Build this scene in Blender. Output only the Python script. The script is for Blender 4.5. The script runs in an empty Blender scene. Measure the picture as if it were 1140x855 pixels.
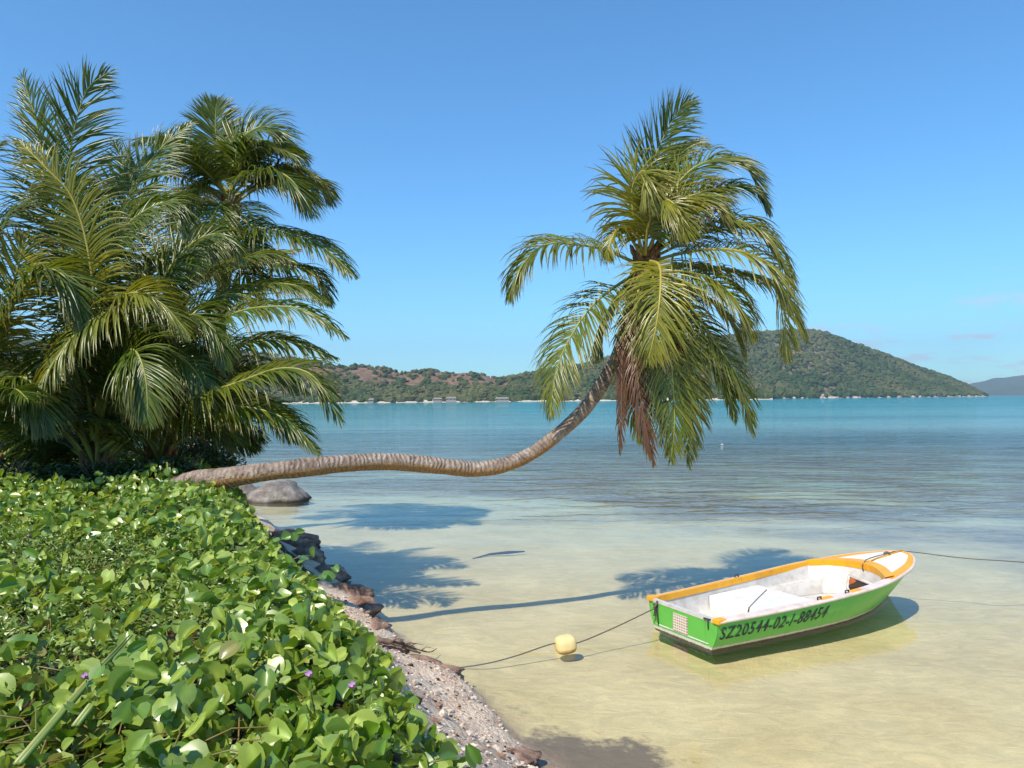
import bpy, bmesh, math, random
import numpy as np
from mathutils import Vector, Matrix, Euler

R = math.radians
random.seed(7)
rng = np.random.default_rng(11)
scene = bpy.context.scene
col = scene.collection

# ------------------------------------------------------------------ camera
H = 2.7
F = 823.0
cam_d = bpy.data.cameras.new("camera")
cam = bpy.data.objects.new("camera", cam_d)
col.objects.link(cam)
cam_d.sensor_width = 36.0
cam_d.lens = 36.0 * F / 1140.0
cam_d.clip_start = 0.05
cam_d.clip_end = 30000
cam.location = (0, 0, H)
cam.rotation_euler = (R(90 + 1.18), R(0.49), 0)
scene.camera = cam
CR = Euler(cam.rotation_euler).to_matrix()


def P(px, py, D):
    """world point on the sight line of a measured photo position at real distance D"""
    d = CR @ Vector(((px - 570) / F, -(py - 427.5) / F, -1.0))
    d = d * (D / d.y)
    return Vector((d.x, d.y, d.z + H))


def PZ(px, py, z):
    d = CR @ Vector(((px - 570) / F, -(py - 427.5) / F, -1.0))
    d = d * ((z - H) / d.z)
    return Vector((d.x, d.y, z))


# ------------------------------------------------------------------ sky + sun
SUN = Vector((-0.41, -0.68, 1.0)).normalized()
world = bpy.data.worlds.new("World")
scene.world = world
world.use_nodes = True
wn = world.node_tree
wn.nodes.clear()
wo = wn.nodes.new("ShaderNodeOutputWorld")
bg = wn.nodes.new("ShaderNodeBackground")
sky = wn.nodes.new("ShaderNodeTexSky")
sky.sky_type = 'NISHITA'
sky.sun_disc = False
sky.sun_elevation = math.asin(SUN.z)
sky.sun_rotation = math.atan2(SUN.x, SUN.y) % (2 * math.pi)
sky.altitude = 0
sky.air_density = 1.0
sky.dust_density = 0.3
sky.ozone_density = 1.5
bg.inputs[1].default_value = 0.13
hs = wn.nodes.new("ShaderNodeHueSaturation")
hs.inputs['Saturation'].default_value = 1.08
wn.links.new(sky.outputs[0], hs.inputs['Color'])
# faint clouds low over the sea on the right
tc = wn.nodes.new("ShaderNodeTexCoord")
mp = wn.nodes.new("ShaderNodeMapping")
mp.inputs['Scale'].default_value = (6.0, 6.0, 26.0)
wn.links.new(tc.outputs['Generated'], mp.inputs[0])
nz = wn.nodes.new("ShaderNodeTexNoise")
nz.inputs['Scale'].default_value = 1.6
nz.inputs['Detail'].default_value = 7
nz.inputs['Roughness'].default_value = 0.6
wn.links.new(mp.outputs[0], nz.inputs['Vector'])
cr = wn.nodes.new("ShaderNodeMapRange")
cr.inputs[1].default_value = 0.53
cr.inputs[2].default_value = 0.66
wn.links.new(nz.outputs['Fac'], cr.inputs[0])
sx = wn.nodes.new("ShaderNodeSeparateXYZ")
wn.links.new(tc.outputs['Generated'], sx.inputs[0])
band = wn.nodes.new("ShaderNodeMapRange")   # only low in the sky
band.inputs[1].default_value = 0.16
band.inputs[2].default_value = 0.07
wn.links.new(sx.outputs['Z'], band.inputs[0])
side = wn.nodes.new("ShaderNodeMapRange")
side.inputs[1].default_value = 0.1
side.inputs[2].default_value = 0.45
wn.links.new(sx.outputs['X'], side.inputs[0])
m1 = wn.nodes.new("ShaderNodeMath"); m1.operation = 'MULTIPLY'
m2 = wn.nodes.new("ShaderNodeMath"); m2.operation = 'MULTIPLY'
wn.links.new(cr.outputs[0], m1.inputs[0]); wn.links.new(band.outputs[0], m1.inputs[1])
wn.links.new(m1.outputs[0], m2.inputs[0]); wn.links.new(side.outputs[0], m2.inputs[1])
mixc = wn.nodes.new("ShaderNodeMix"); mixc.data_type = 'RGBA'
wn.links.new(m2.outputs[0], mixc.inputs[0])
mul = wn.nodes.new("ShaderNodeMix"); mul.data_type = 'RGBA'; mul.blend_type = 'MULTIPLY'
mul.inputs[0].default_value = 1.0; mul.inputs[7].default_value = (0.54, 1.05, 1.32, 1)
wn.links.new(hs.outputs[0], mul.inputs[6])
wn.links.new(mul.outputs[2], mixc.inputs[6])
mixc.inputs[7].default_value = (5.0, 5.8, 6.4, 1)
wn.links.new(mixc.outputs[2], bg.inputs[0])
wn.links.new(bg.outputs[0], wo.inputs[0])

sd = bpy.data.lights.new("sun", 'SUN')
sd.energy = 4.7
sd.angle = R(0.7)
sd.color = (1.0, 0.92, 0.79)
so = bpy.data.objects.new("sun", sd)
col.objects.link(so)
so.rotation_euler = SUN.to_track_quat('Z', 'Y').to_euler()
so.location = (-20, -30, 50)

scene.view_settings.view_transform = 'Standard'
scene.view_settings.look = 'None'
scene.view_settings.exposure = 0.32
scene.view_settings.gamma = 1.0
scene.view_settings.use_curve_mapping = False
scene.render.resolution_x = 1024
scene.render.resolution_y = 768


# ------------------------------------------------------------------ helpers
def tag(o, label=None, cat=None, group=None, kind=None):
    if label: o["label"] = label
    if cat: o["category"] = cat
    if group: o["group"] = group
    if kind: o["kind"] = kind
    return o


def empty(name, loc, rz=0.0):
    o = bpy.data.objects.new(name, None)
    o.empty_display_size = 0.3
    o.location = loc
    o.rotation_euler = (0, 0, rz)
    col.objects.link(o)
    return o


class MB:
    """collects verts and faces and links them as one mesh object"""
    def __init__(self):
        self.v = []; self.f = []; self.mi = []; self.c = []; self.n = 0

    def add(self, verts, faces, mi=0, c=None):
        verts = [tuple(p) for p in verts]
        b = self.n
        self.v += verts
        self.n += len(verts)
        for f in faces:
            self.f.append(tuple(i + b for i in f)); self.mi.append(mi)
        if c is None: c = (1, 1, 1, 1)
        if isinstance(c, list): self.c += c
        else: self.c += [c] * len(verts)

    def box(self, lo, hi, mi=0, c=None):
        x0, y0, z0 = lo; x1, y1, z1 = hi
        vs = [(x0,y0,z0),(x1,y0,z0),(x1,y1,z0),(x0,y1,z0),(x0,y0,z1),(x1,y0,z1),(x1,y1,z1),(x0,y1,z1)]
        self.add(vs, [(0,3,2,1),(4,5,6,7),(0,1,5,4),(1,2,6,5),(2,3,7,6),(3,0,4,7)], mi, c)

    def tube(self, pts, rad, k=8, mi=0, c=None, cap=True):
        pts = [Vector(p) for p in pts]
        n = len(pts)
        if not hasattr(rad, '__len__'): rad = [rad] * n
        T0 = (pts[1] - pts[0]).normalized()
        u = T0.orthogonal().normalized()
        vs = []
        for i in range(n):
            T = (pts[min(i+1, n-1)] - pts[max(i-1, 0)]).normalized()
            u = (u - T * u.dot(T)).normalized()
            w = T.cross(u)
            for j in range(k):
                a = 2 * math.pi * j / k
                vs.append(pts[i] + (u * math.cos(a) + w * math.sin(a)) * rad[i])
        fs = []
        for i in range(n - 1):
            for j in range(k):
                a = i*k + j; b = i*k + (j+1) % k
                fs.append((a, b, b + k, a + k))
        if cap:
            fs.append(tuple(range(k))[::-1]); fs.append(tuple((n-1)*k + j for j in range(k)))
        self.add(vs, fs, mi, c)

    def build(self, name, mats, parent=None, smooth=True, origin=None):
        me = bpy.data.meshes.new(name)
        v = self.v
        if origin is not None:
            ox, oy, oz = origin
            v = [(a-ox, b-oy, c_-oz) for a, b, c_ in v]
        me.from_pydata(v, [], self.f)
        if not isinstance(mats, (list, tuple)): mats = [mats]
        for m in mats: me.materials.append(m)
        me.polygons.foreach_set("material_index", self.mi)
        if smooth: me.polygons.foreach_set("use_smooth", [True] * len(self.f))
        ca = me.color_attributes.new("tint", 'FLOAT_COLOR', 'POINT')
        flat = []
        for c in self.c: flat += list(c)
        ca.data.foreach_set("color", flat)
        me.update()
        o = bpy.data.objects.new(name, me)
        col.objects.link(o)
        if parent is not None: o.parent = parent
        elif origin is not None: o.location = origin
        return o


def np_mesh(name, V, Fq, mats, tint=None, tint2=None, smooth=True, mi=None, parent=None):
    """big mesh straight from numpy arrays; Fq is (n,k)"""
    me = bpy.data.meshes.new(name)
    V = np.asarray(V, dtype=np.float32); Fq = np.asarray(Fq, dtype=np.int32)
    k = Fq.shape[1]
    me.vertices.add(len(V)); me.vertices.foreach_set("co", V.ravel())
    me.loops.add(Fq.size); me.loops.foreach_set("vertex_index", Fq.ravel())
    me.polygons.add(len(Fq))
    me.polygons.foreach_set("loop_start", np.arange(0, Fq.size, k, dtype=np.int32))
    me.polygons.foreach_set("loop_total", np.full(len(Fq), k, dtype=np.int32))
    if not isinstance(mats, (list, tuple)): mats = [mats]
    for m in mats: me.materials.append(m)
    if mi is not None: me.polygons.foreach_set("material_index", np.asarray(mi, dtype=np.int32))
    me.polygons.foreach_set("use_smooth", np.full(len(Fq), smooth, dtype=bool))
    me.update(calc_edges=True)
    if tint is not None:
        ca = me.color_attributes.new("tint", 'FLOAT_COLOR', 'POINT')
        ca.data.foreach_set("color", np.asarray(tint, dtype=np.float32).ravel())
    if tint2 is not None:
        ca = me.color_attributes.new("tint2", 'FLOAT_COLOR', 'POINT')
        ca.data.foreach_set("color", np.asarray(tint2, dtype=np.float32).ravel())
    o = bpy.data.objects.new(name, me)
    col.objects.link(o)
    if parent is not None: o.parent = parent
    return o


def spline(pts, n):
    """Catmull-Rom through points, resampled evenly by arc length"""
    pts = [np.array(p, dtype=float) for p in pts]
    P_ = [2*pts[0]-pts[1]] + pts + [2*pts[-1]-pts[-2]]
    out = []
    for i in range(1, len(P_) - 2):
        for s in range(16):
            t = s / 16
            a, b, c, d = P_[i-1], P_[i], P_[i+1], P_[i+2]
            out.append(0.5*((2*b)+(-a+c)*t+(2*a-5*b+4*c-d)*t*t+(-a+3*b-3*c+d)*t**3))
    out.append(pts[-1])
    out = np.array(out)
    seg = np.r_[0, np.cumsum(np.linalg.norm(np.diff(out, axis=0), axis=1))]
    s = np.linspace(0, seg[-1], n)
    return np.stack([np.interp(s, seg, out[:, j]) for j in range(out.shape[1])], 1), seg[-1]


def vhash(ix, iy, seed):
    h = (ix.astype(np.int64) * 374761393 + iy.astype(np.int64) * 668265263 + seed * 1442695041) & 0x7fffffff
    h = (h ^ (h >> 13)) * 1274126177 & 0x7fffffff
    return ((h ^ (h >> 16)) & 0xffff) / 65535.0


def vnoise(x, y, seed=0):
    xi = np.floor(x); yi = np.floor(y)
    fx = x - xi; fy = y - yi
    fx = fx*fx*(3-2*fx); fy = fy*fy*(3-2*fy)
    a = vhash(xi, yi, seed); b = vhash(xi+1, yi, seed)
    c = vhash(xi, yi+1, seed); d = vhash(xi+1, yi+1, seed)
    return (a*(1-fx)+b*fx)*(1-fy) + (c*(1-fx)+d*fx)*fy


def fbm(x, y, oct=4, seed=0):
    s = 0; a = 0.5; t = 0
    for o in range(oct):
        s = s + a * vnoise(x * 2**o, y * 2**o, seed + o); t += a; a *= 0.5
    return s / t


def sstep(a, b, x):
    t = np.clip((x - a) / (b - a), 0, 1)
    return t*t*(3-2*t)


# ------------------------------------------------------------------ materials
class NT:
    def __init__(self, name):
        self.m = bpy.data.materials.new(name)
        self.m.use_nodes = True
        self.t = self.m.node_tree
        self.t.nodes.clear()
        self.out = self.t.nodes.new("ShaderNodeOutputMaterial")

    def n(self, typ, **kw):
        nd = self.t.nodes.new("ShaderNode" + typ)
        for k, v in kw.items(): setattr(nd, k, v)
        return nd

    def l(self, a, b): self.t.links.new(a, b)

    def noise(self, scale, detail=5, rough=0.55, vec=None, dist=0.0):
        nd = self.n("TexNoise")
        nd.inputs['Scale'].default_value = scale
        nd.inputs['Detail'].default_value = detail
        nd.inputs['Roughness'].default_value = rough
        nd.inputs['Distortion'].default_value = dist
        if vec is not None: self.l(vec, nd.inputs['Vector'])
        return nd.outputs['Fac']

    def ramp(self, fac, stops):
        nd = self.n("ValToRGB")
        cr = nd.color_ramp
        while len(cr.elements) < len(stops): cr.elements.new(0.5)
        for e, (p, c) in zip(cr.elements, stops):
            e.position = p; e.color = (c[0], c[1], c[2], 1)
        self.l(fac, nd.inputs[0])
        return nd.outputs[0]

    def rng(self, v, a, b, c=0.0, d=1.0, smooth=False):
        nd = self.n("MapRange")
        if smooth: nd.interpolation_type = 'SMOOTHSTEP'
        for i, q in enumerate((a, b, c, d)): nd.inputs[i+1].default_value = q
        self.l(v, nd.inputs[0])
        return nd.outputs[0]

    def mix(self, f, a, b, mode='MIX'):
        nd = self.n("Mix", data_type='RGBA', blend_type=mode)
        for s, i in ((f, 0), (a, 6), (b, 7)):
            if isinstance(s, (int, float)): nd.inputs[i].default_value = s
            elif isinstance(s, tuple): nd.inputs[i].default_value = (s[0], s[1], s[2], 1)
            else: self.l(s, nd.inputs[i])
        return nd.outputs[2]

    def math(self, op, a, b=None):
        nd = self.n("Math", operation=op)
        for s, i in ((a, 0), (b, 1)):
            if s is None: continue
            if isinstance(s, (int, float)): nd.inputs[i].default_value = s
            else: self.l(s, nd.inputs[i])
        return nd.outputs[0]

    def bump(self, h, strength, dist, normal=None):
        nd = self.n("Bump")
        nd.inputs['Strength'].default_value = strength
        nd.inputs['Distance'].default_value = dist
        self.l(h, nd.inputs['Height'])
        if normal is not None: self.l(normal, nd.inputs['Normal'])
        return nd.outputs[0]

    def tint(self):
        nd = self.n("VertexColor"); nd.layer_name = "tint"
        return nd.outputs[0]

    def pos(self): return self.n("NewGeometry").outputs['Position']
    def obj(self): return self.n("TexCoord").outputs['Object']

    def map(self, vec, scale, rot=(0, 0, 0)):
        nd = self.n("Mapping")
        nd.inputs['Scale'].default_value = scale
        nd.inputs['Rotation'].default_value = rot
        self.l(vec, nd.inputs[0])
        return nd.outputs[0]

    def bsdf(self, color, rough=0.7, spec=0.3, normal=None, link=True):
        b = self.n("BsdfPrincipled")
        if isinstance(color, tuple): b.inputs['Base Color'].default_value = (*color[:3], 1)
        else: self.l(color, b.inputs['Base Color'])
        if isinstance(rough, (int, float)): b.inputs['Roughness'].default_value = rough
        else: self.l(rough, b.inputs['Roughness'])
        b.inputs['Specular IOR Level'].default_value = spec
        if normal is not None: self.l(normal, b.inputs['Normal'])
        if link: self.l(b.outputs[0], self.out.inputs[0])
        return b.outputs[0]


def leaf_mat(name, rough=0.38, spec=0.5, trans=0.28, tcol=(0.30, 0.42, 0.03), nscale=12):
    k = NT(name)
    t = k.tint()
    nz = k.noise(nscale, 4, vec=k.pos())
    c = k.mix(k.rng(nz, 0.3, 0.7), k.mix(1.0, t, (0.78, 0.80, 0.75), 'MULTIPLY'), t)
    b = k.bsdf(c, rough, spec, link=False)
    tr = k.n("BsdfTranslucent")
    k.l(k.mix(1.0, t, (3.0, 2.6, 1.2), 'MULTIPLY'), tr.inputs[0])
    ms = k.n("MixShader"); ms.inputs[0].default_value = trans
    k.l(b, ms.inputs[1]); k.l(tr.outputs[0], ms.inputs[2])
    k.l(ms.outputs[0], k.out.inputs[0])
    return k.m


M = {}
M['frond'] = leaf_mat('palm_leaflet', 0.32, 0.5, 0.24)
M['cover'] = leaf_mat('creeper_leaf', 0.36, 0.75, 0.17, nscale=30)
M['bush'] = leaf_mat('bush_leaf', 0.4, 0.5, 0.2)

k = NT('palm_rachis')
k.bsdf(k.mix(k.noise(9, 4, vec=k.pos()), k.tint(), k.mix(1.0, k.tint(), (0.7, 0.65, 0.5), 'MULTIPLY')), 0.45, 0.5)
M['rachis'] = k.m

k = NT('palm_bark')
o = k.obj()
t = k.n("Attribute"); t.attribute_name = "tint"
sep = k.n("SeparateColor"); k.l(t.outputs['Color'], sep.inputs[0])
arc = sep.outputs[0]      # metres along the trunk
und = sep.outputs[1]      # 1 on the underside: painted sand bounce light over its own rusty colour
n1 = k.noise(7, 7, 0.65, vec=o)
n2 = k.noise(40, 5, 0.7, vec=o)
ringph = k.math('ADD', k.math('MULTIPLY', arc, 110.0), k.math('MULTIPLY', k.noise(6, 4, vec=o), 16.0))
ring = k.math('SINE', ringph)
base = k.ramp(n1, [(0.25, (0.09, 0.06, 0.045)), (0.40, (0.26, 0.18, 0.14)), (0.56, (0.40, 0.30, 0.235)), (0.78, (0.62, 0.53, 0.45))])
base = k.mix(k.math('MULTIPLY', k.rng(ring, 0.3, 1.0, 0.0, 0.5), k.rng(k.noise(3, 4, 0.6, vec=o), 0.35, 0.6)), base, (0.08, 0.055, 0.04))
base = k.mix(k.rng(k.noise(2.2, 7, 0.7, vec=o), 0.56, 0.66, 0, 0.6), base, (0.09, 0.065, 0.05))
base = k.mix(k.rng(k.noise(13, 5, 0.7, vec=o), 0.62, 0.68, 0, 0.5), base, (0.55, 0.50, 0.43))
rust = k.ramp(n2, [(0.3, (0.24, 0.11, 0.04)), (0.7, (0.55, 0.31, 0.13))])  # rusty bark colour with orange bounce light from the sand painted in
bounce_rust = k.rng(k.math('ADD', und, k.math('MULTIPLY', k.math('SUBTRACT', n2, 0.5), 0.9)), 0.42, 0.70)
base = k.mix(bounce_rust, base, rust)
hgt = k.math('ADD', k.math('MULTIPLY', ring, -0.35), k.math('ADD', n2, n1))
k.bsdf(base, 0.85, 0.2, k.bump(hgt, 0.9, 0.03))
M['bark'] = k.m

k = NT('palm_fibre')
n1 = k.noise(30, 6, 0.7, vec=k.map(k.obj(), (1, 1, 0.2)))
k.bsdf(k.ramp(n1, [(0.3, (0.07, 0.035, 0.02)), (0.55, (0.26, 0.13, 0.06)), (0.8, (0.45, 0.28, 0.15))]), 0.9, 0.1, k.bump(n1, 0.8, 0.02))
M['fibre'] = k.m

k = NT('coconut_husk')
k.bsdf(k.ramp(k.noise(8, 3, vec=k.obj()), [(0.3, (0.20, 0.16, 0.03)), (0.7, (0.34, 0.24, 0.05))]), 0.5, 0.4)
M['nut'] = k.m


# sand bank with soil under the creeper and coral rubble on the shore
k = NT('shore_sand')
p = k.pos()
t = k.tint()
sp = k.n("SeparateColor"); k.l(t, sp.inputs[0])
inl = sp.outputs[0]
vor = k.n("TexVoronoi"); vor.inputs['Scale'].default_value = 26; k.l(p, vor.inputs['Vector'])
n1 = k.noise(3.0, 6, 0.6, vec=p); n2 = k.noise(28, 6, 0.7, vec=p); n3 = k.noise(75, 3, 0.6, vec=p)
sand = k.ramp(n1, [(0.3, (0.46, 0.30, 0.21)), (0.5, (0.66, 0.50, 0.37)), (0.7, (0.76, 0.65, 0.51))])
sand = k.mix(k.rng(n2, 0.50, 0.66), sand, (0.64, 0.56, 0.47))
sand = k.mix(k.rng(n3, 0.58, 0.68), sand, (0.10, 0.07, 0.055))
sand = k.mix(k.rng(vor.outputs['Distance'], 0.05, 0.25, 0.6, 0.0), sand, (0.66, 0.58, 0.50))
soil = k.ramp(n2, [(0.35, (0.03, 0.025, 0.015)), (0.7, (0.10, 0.075, 0.045))])
cc = k.mix(k.rng(k.math('ADD', inl, k.math('MULTIPLY', k.math('SUBTRACT', n1, 0.5), 0.5)), 0.35, 0.55), sand, soil)
zz = k.n("SeparateXYZ"); k.l(p, zz.inputs[0])
wetf = k.rng(k.math('ADD', zz.outputs['Z'], k.math('MULTIPLY', n1, 0.08)), 0.02, 0.14, 0.55, 0.0)
cc = k.mix(wetf, cc, k.mix(1.0, cc, (0.35, 0.27, 0.22), 'MULTIPLY'))
hgt = k.math('ADD', k.math('MULTIPLY', n2, 0.6), k.math('ADD', k.math('MULTIPLY', vor.outputs['Distance'], -0.5), k.math('MULTIPLY', n3, 0.3)))
landc = cc; landh = hgt; zland = zz.outputs['Z']

# seabed: pale sand, weed and coral patches farther out
t = k.n('VertexColor'); t.layer_name = 'tint2'; t = t.outputs[0]
sp = k.n("SeparateColor"); k.l(t, sp.inputs[0])
n1 = k.noise(0.8, 6, 0.6, vec=p); n2 = k.noise(6, 5, 0.6, vec=p); n3 = k.noise(45, 4, 0.6, vec=p)
rip = k.noise(3.2, 5, 0.62, vec=k.map(p, (1.0, 2.0, 1.0), (0, 0, R(-25))), dist=1.2)
sand = k.ramp(n1, [(0.3, (0.54, 0.455, 0.25)), (0.7, (0.67, 0.59, 0.36))])
sand = k.mix(k.rng(n3, 0.35, 0.65), sand, k.mix(1.0, sand, (0.90, 0.89, 0.86), 'MULTIPLY'))
sand = k.mix(k.rng(rip, 0.38, 0.62), sand, k.mix(1.0, sand, (0.83, 0.85, 0.86), 'MULTIPLY'))  # sand ripple tone that also paints in faint caustic light bands
spk = k.noise(11, 6, 0.75, vec=p)
sand = k.mix(k.rng(spk, 0.66, 0.74, 0, 0.55), sand, (0.22, 0.17, 0.12))
weed = k.ramp(n2, [(0.3, (0.12, 0.12, 0.10)), (0.55, (0.23, 0.21, 0.17)), (0.8, (0.34, 0.31, 0.24))])
pale = k.ramp(n2, [(0.3, (0.27, 0.38, 0.32)), (0.7, (0.42, 0.53, 0.44))])
big = k.noise(0.14, 6, 0.62, vec=k.map(p, (1.0, 1.9, 1.0)))
wm = k.rng(k.math('ADD', sp.outputs[1], k.math('MULTIPLY', k.math('SUBTRACT', big, 0.5), 2.2)), 0.30, 0.70)
c1 = k.mix(sp.outputs[0], sand, pale)
c2 = k.mix(k.math('MULTIPLY', wm, 0.92), c1, weed)
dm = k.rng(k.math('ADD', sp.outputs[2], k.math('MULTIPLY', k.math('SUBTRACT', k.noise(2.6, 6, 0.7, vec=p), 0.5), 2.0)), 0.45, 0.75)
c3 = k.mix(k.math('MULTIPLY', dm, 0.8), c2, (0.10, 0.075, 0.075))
fl = k.rng(k.math('ADD', zland, k.math('MULTIPLY', k.math('SUBTRACT', n2, 0.5), 0.10)), -0.075, 0.0)
seah = k.math('MULTIPLY', k.math('ADD', rip, k.math('MULTIPLY', n3, 0.2)), 0.5)
hm = k.n("Mix", data_type='FLOAT'); k.l(fl, hm.inputs[0]); k.l(seah, hm.inputs[2]); k.l(landh, hm.inputs[3])
k.bsdf(k.mix(fl, c3, landc), 0.9, 0.08, k.bump(hm.outputs[0], 0.9, 0.03))
M['sand'] = M['seabed'] = k.m

# sea water
k = NT('sea_water')
p = k.pos()
xyz = k.n("SeparateXYZ"); k.l(p, xyz.inputs[0])
far = k.rng(xyz.outputs['Y'], 9, 26, 0.0, 1.0, True)
w1 = k.noise(1.1, 4, 0.55, vec=k.map(p, (0.55, 1.7, 1), (0, 0, R(8))), dist=0.4)
w2 = k.noise(4.2, 4, 0.55, vec=k.map(p, (0.5, 1.5, 1), (0, 0, R(-12))))
w3 = k.noise(0.28, 3, 0.5, vec=k.map(p, (0.45, 1.6, 1), (0, 0, R(5))))
calm = k.noise(0.11, 4, 0.6, vec=k.map(p, (0.5, 2.6, 1)))
side_ = k.rng(xyz.outputs['X'], -6, 6, 0.45, 1.0, True)
amp = k.math('MULTIPLY', k.math('ADD', 0.05, k.math('MULTIPLY', far, k.rng(calm, 0.35, 0.62, 0.35, 1.0))), side_)
hh = k.math('ADD', k.math('MULTIPLY', w1, 0.085), k.math('ADD', k.math('MULTIPLY', w2, 0.026), k.math('MULTIPLY', w3, 0.12)))
wv = k.n("TexWave"); wv.wave_type = 'BANDS'; wv.bands_direction = 'Y'; wv.wave_profile = 'SIN'
wv.inputs['Scale'].default_value = 0.30; wv.inputs['Distortion'].default_value = 10.0; wv.inputs['Detail'].default_value = 4; wv.inputs['Detail Scale'].default_value = 1.3; wv.inputs['Detail Roughness'].default_value = 0.62
k.l(k.map(p, (0.75, 1.0, 1), (0, 0, R(6))), wv.inputs['Vector'])
rr_ = k.math('MULTIPLY', k.rng(xyz.outputs['X'], -3, 5, 0.15, 1.0, True), k.rng(xyz.outputs['Y'], 13, 22, 0.0, 1.0, True))
wave = k.math('MULTIPLY', k.math('MULTIPLY', wv.outputs['Fac'], 0.055), rr_)
small = k.math('MULTIPLY', k.noise(14, 3, 0.5, vec=k.map(p, (0.6, 1.3, 1))), 0.0010)
hh = k.math('ADD', k.math('ADD', k.math('MULTIPLY', hh, amp), wave), small)
bmp = k.n("Bump"); bmp.inputs['Strength'].default_value = 1.0; bmp.inputs['Distance'].default_value = 1.0
k.l(hh, bmp.inputs['Height'])
fr = k.n("Fresnel"); fr.inputs['IOR'].default_value = 1.33; k.l(bmp.outputs[0], fr.inputs['Normal'])
gl = k.n("BsdfGlossy"); gl.inputs['Roughness'].default_value = 0.03; k.l(bmp.outputs[0], gl.inputs['Normal'])
tr = k.n("BsdfTransparent"); tr.inputs[0].default_value = (0.965, 0.96, 0.915, 1)
df = k.n("BsdfDiffuse")
dcol = k.ramp(k.rng(xyz.outputs['Y'], 20, 700), [(0.0, (0.27, 0.37, 0.37)), (0.10, (0.13, 0.35, 0.38)), (0.3, (0.045, 0.30, 0.33)), (1.0, (0.025, 0.27, 0.30))])
dk = k.noise(0.02, 6, 0.65, vec=k.map(p, (0.35, 1.5, 1)))
dcol = k.mix(k.rng(dk, 0.45, 0.62, 0.0, 0.6), dcol, (0.05, 0.15, 0.22))
k.l(dcol, df.inputs[0])
body = k.n("MixShader")
k.l(k.rng(k.math('ADD', xyz.outputs['Y'], k.math('MULTIPLY', k.math('SUBTRACT', calm, 0.5), 40.0)), 14, 75, 0.0, 0.92, True), body.inputs[0])
k.l(tr.outputs[0], body.inputs[1]); k.l(df.outputs[0], body.inputs[2])
fin = k.n("MixShader")
k.l(k.math('MINIMUM', fr.outputs[0], 0.62), fin.inputs[0])
k.l(body.outputs[0], fin.inputs[1]); k.l(gl.outputs[0], fin.inputs[2])
k.l(fin.outputs[0], k.out.inputs[0])
M['water'] = k.m


def rock_mat(name, c0, c1, c2, sc=3.0):
    k = NT(name)
    o = k.pos()
    n1 = k.noise(sc, 8, 0.65, vec=o); n2 = k.noise(sc*9, 6, 0.7, vec=o)
    c = k.ramp(n1, [(0.3, c0), (0.5, c1), (0.72, c2)])
    c = k.mix(k.rng(n2, 0.52, 0.68, 0, 0.7), c, (c0[0]*0.5, c0[1]*0.5, c0[2]*0.5))
    z = k.n("SeparateXYZ"); k.l(o, z.inputs[0])
    w = k.rng(k.math('ADD', z.outputs['Z'], k.math('MULTIPLY', n1, 0.10)), 0.06, 0.15, 0.8, 0.0)
    c = k.mix(w, c, (0.035, 0.03, 0.022))
    k.bsdf(c, 0.85, 0.25, k.bump(k.math('ADD', n1, k.math('MULTIPLY', n2, 0.5)), 0.9, 0.06))
    return k.m


M['granite'] = rock_mat('grey_granite', (0.07, 0.06, 0.055), (0.21, 0.185, 0.165), (0.40, 0.36, 0.32), 2.8)
M['redrock'] = rock_mat('pink_beach_rock', (0.12, 0.06, 0.042), (0.36, 0.22, 0.16), (0.56, 0.42, 0.32), 5.0)
k = NT('far_boulder')
k.bsdf(k.ramp(k.noise(0.25, 5, vec=k.pos()), [(0.3, (0.24, 0.17, 0.14)), (0.7, (0.52, 0.42, 0.36))]), 0.9, 0.1)
M['farrock'] = k.m


# ------------------------------------------------------------------ terrain
W = np.array([(2.2,-14),(2.0,-3),(1.5,1.5),(0.85,4.2),(0.12,5.75),(-0.42,6.75),(-1.05,7.75),(-1.67,9.1),(-2.35,10.3),(-3.17,11.9),
              (-4.1,13.7),(-5.1,15.6),(-6.6,18.6),(-8.4,21.5),(-11.5,24.5),(-16,27),(-30,30),(-90,36)], float)
C = np.array([(0.2,-14),(0.15,-2),(-0.02,0.8),(-0.31,1.95),(-0.86,3.1),(-1.84,5.0),(-2.88,7.2),(-3.9,9.3),(-5.2,12.5),(-7.4,16),(-11,19.5),(-17,22),(-30,24),(-90,29)], float)


def pdist(x, y, L):
    best = np.full(x.shape, 1e9); sgn = np.zeros(x.shape)
    for a, b in zip(L[:-1], L[1:]):
        d = b - a; l2 = d @ d
        t = np.clip(((x-a[0])*d[0] + (y-a[1])*d[1]) / l2, 0, 1)
        qx = x - a[0] - t*d[0]; qy = y - a[1] - t*d[1]
        r = np.hypot(qx, qy)
        cr_ = d[0]*(y-a[1]) - d[1]*(x-a[0])
        m = r < best - 1e-9
        best = np.where(m, r, best); sgn = np.where(m, np.sign(cr_), sgn)
    return best * sgn          # positive = inland (left of the line direction)


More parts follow.
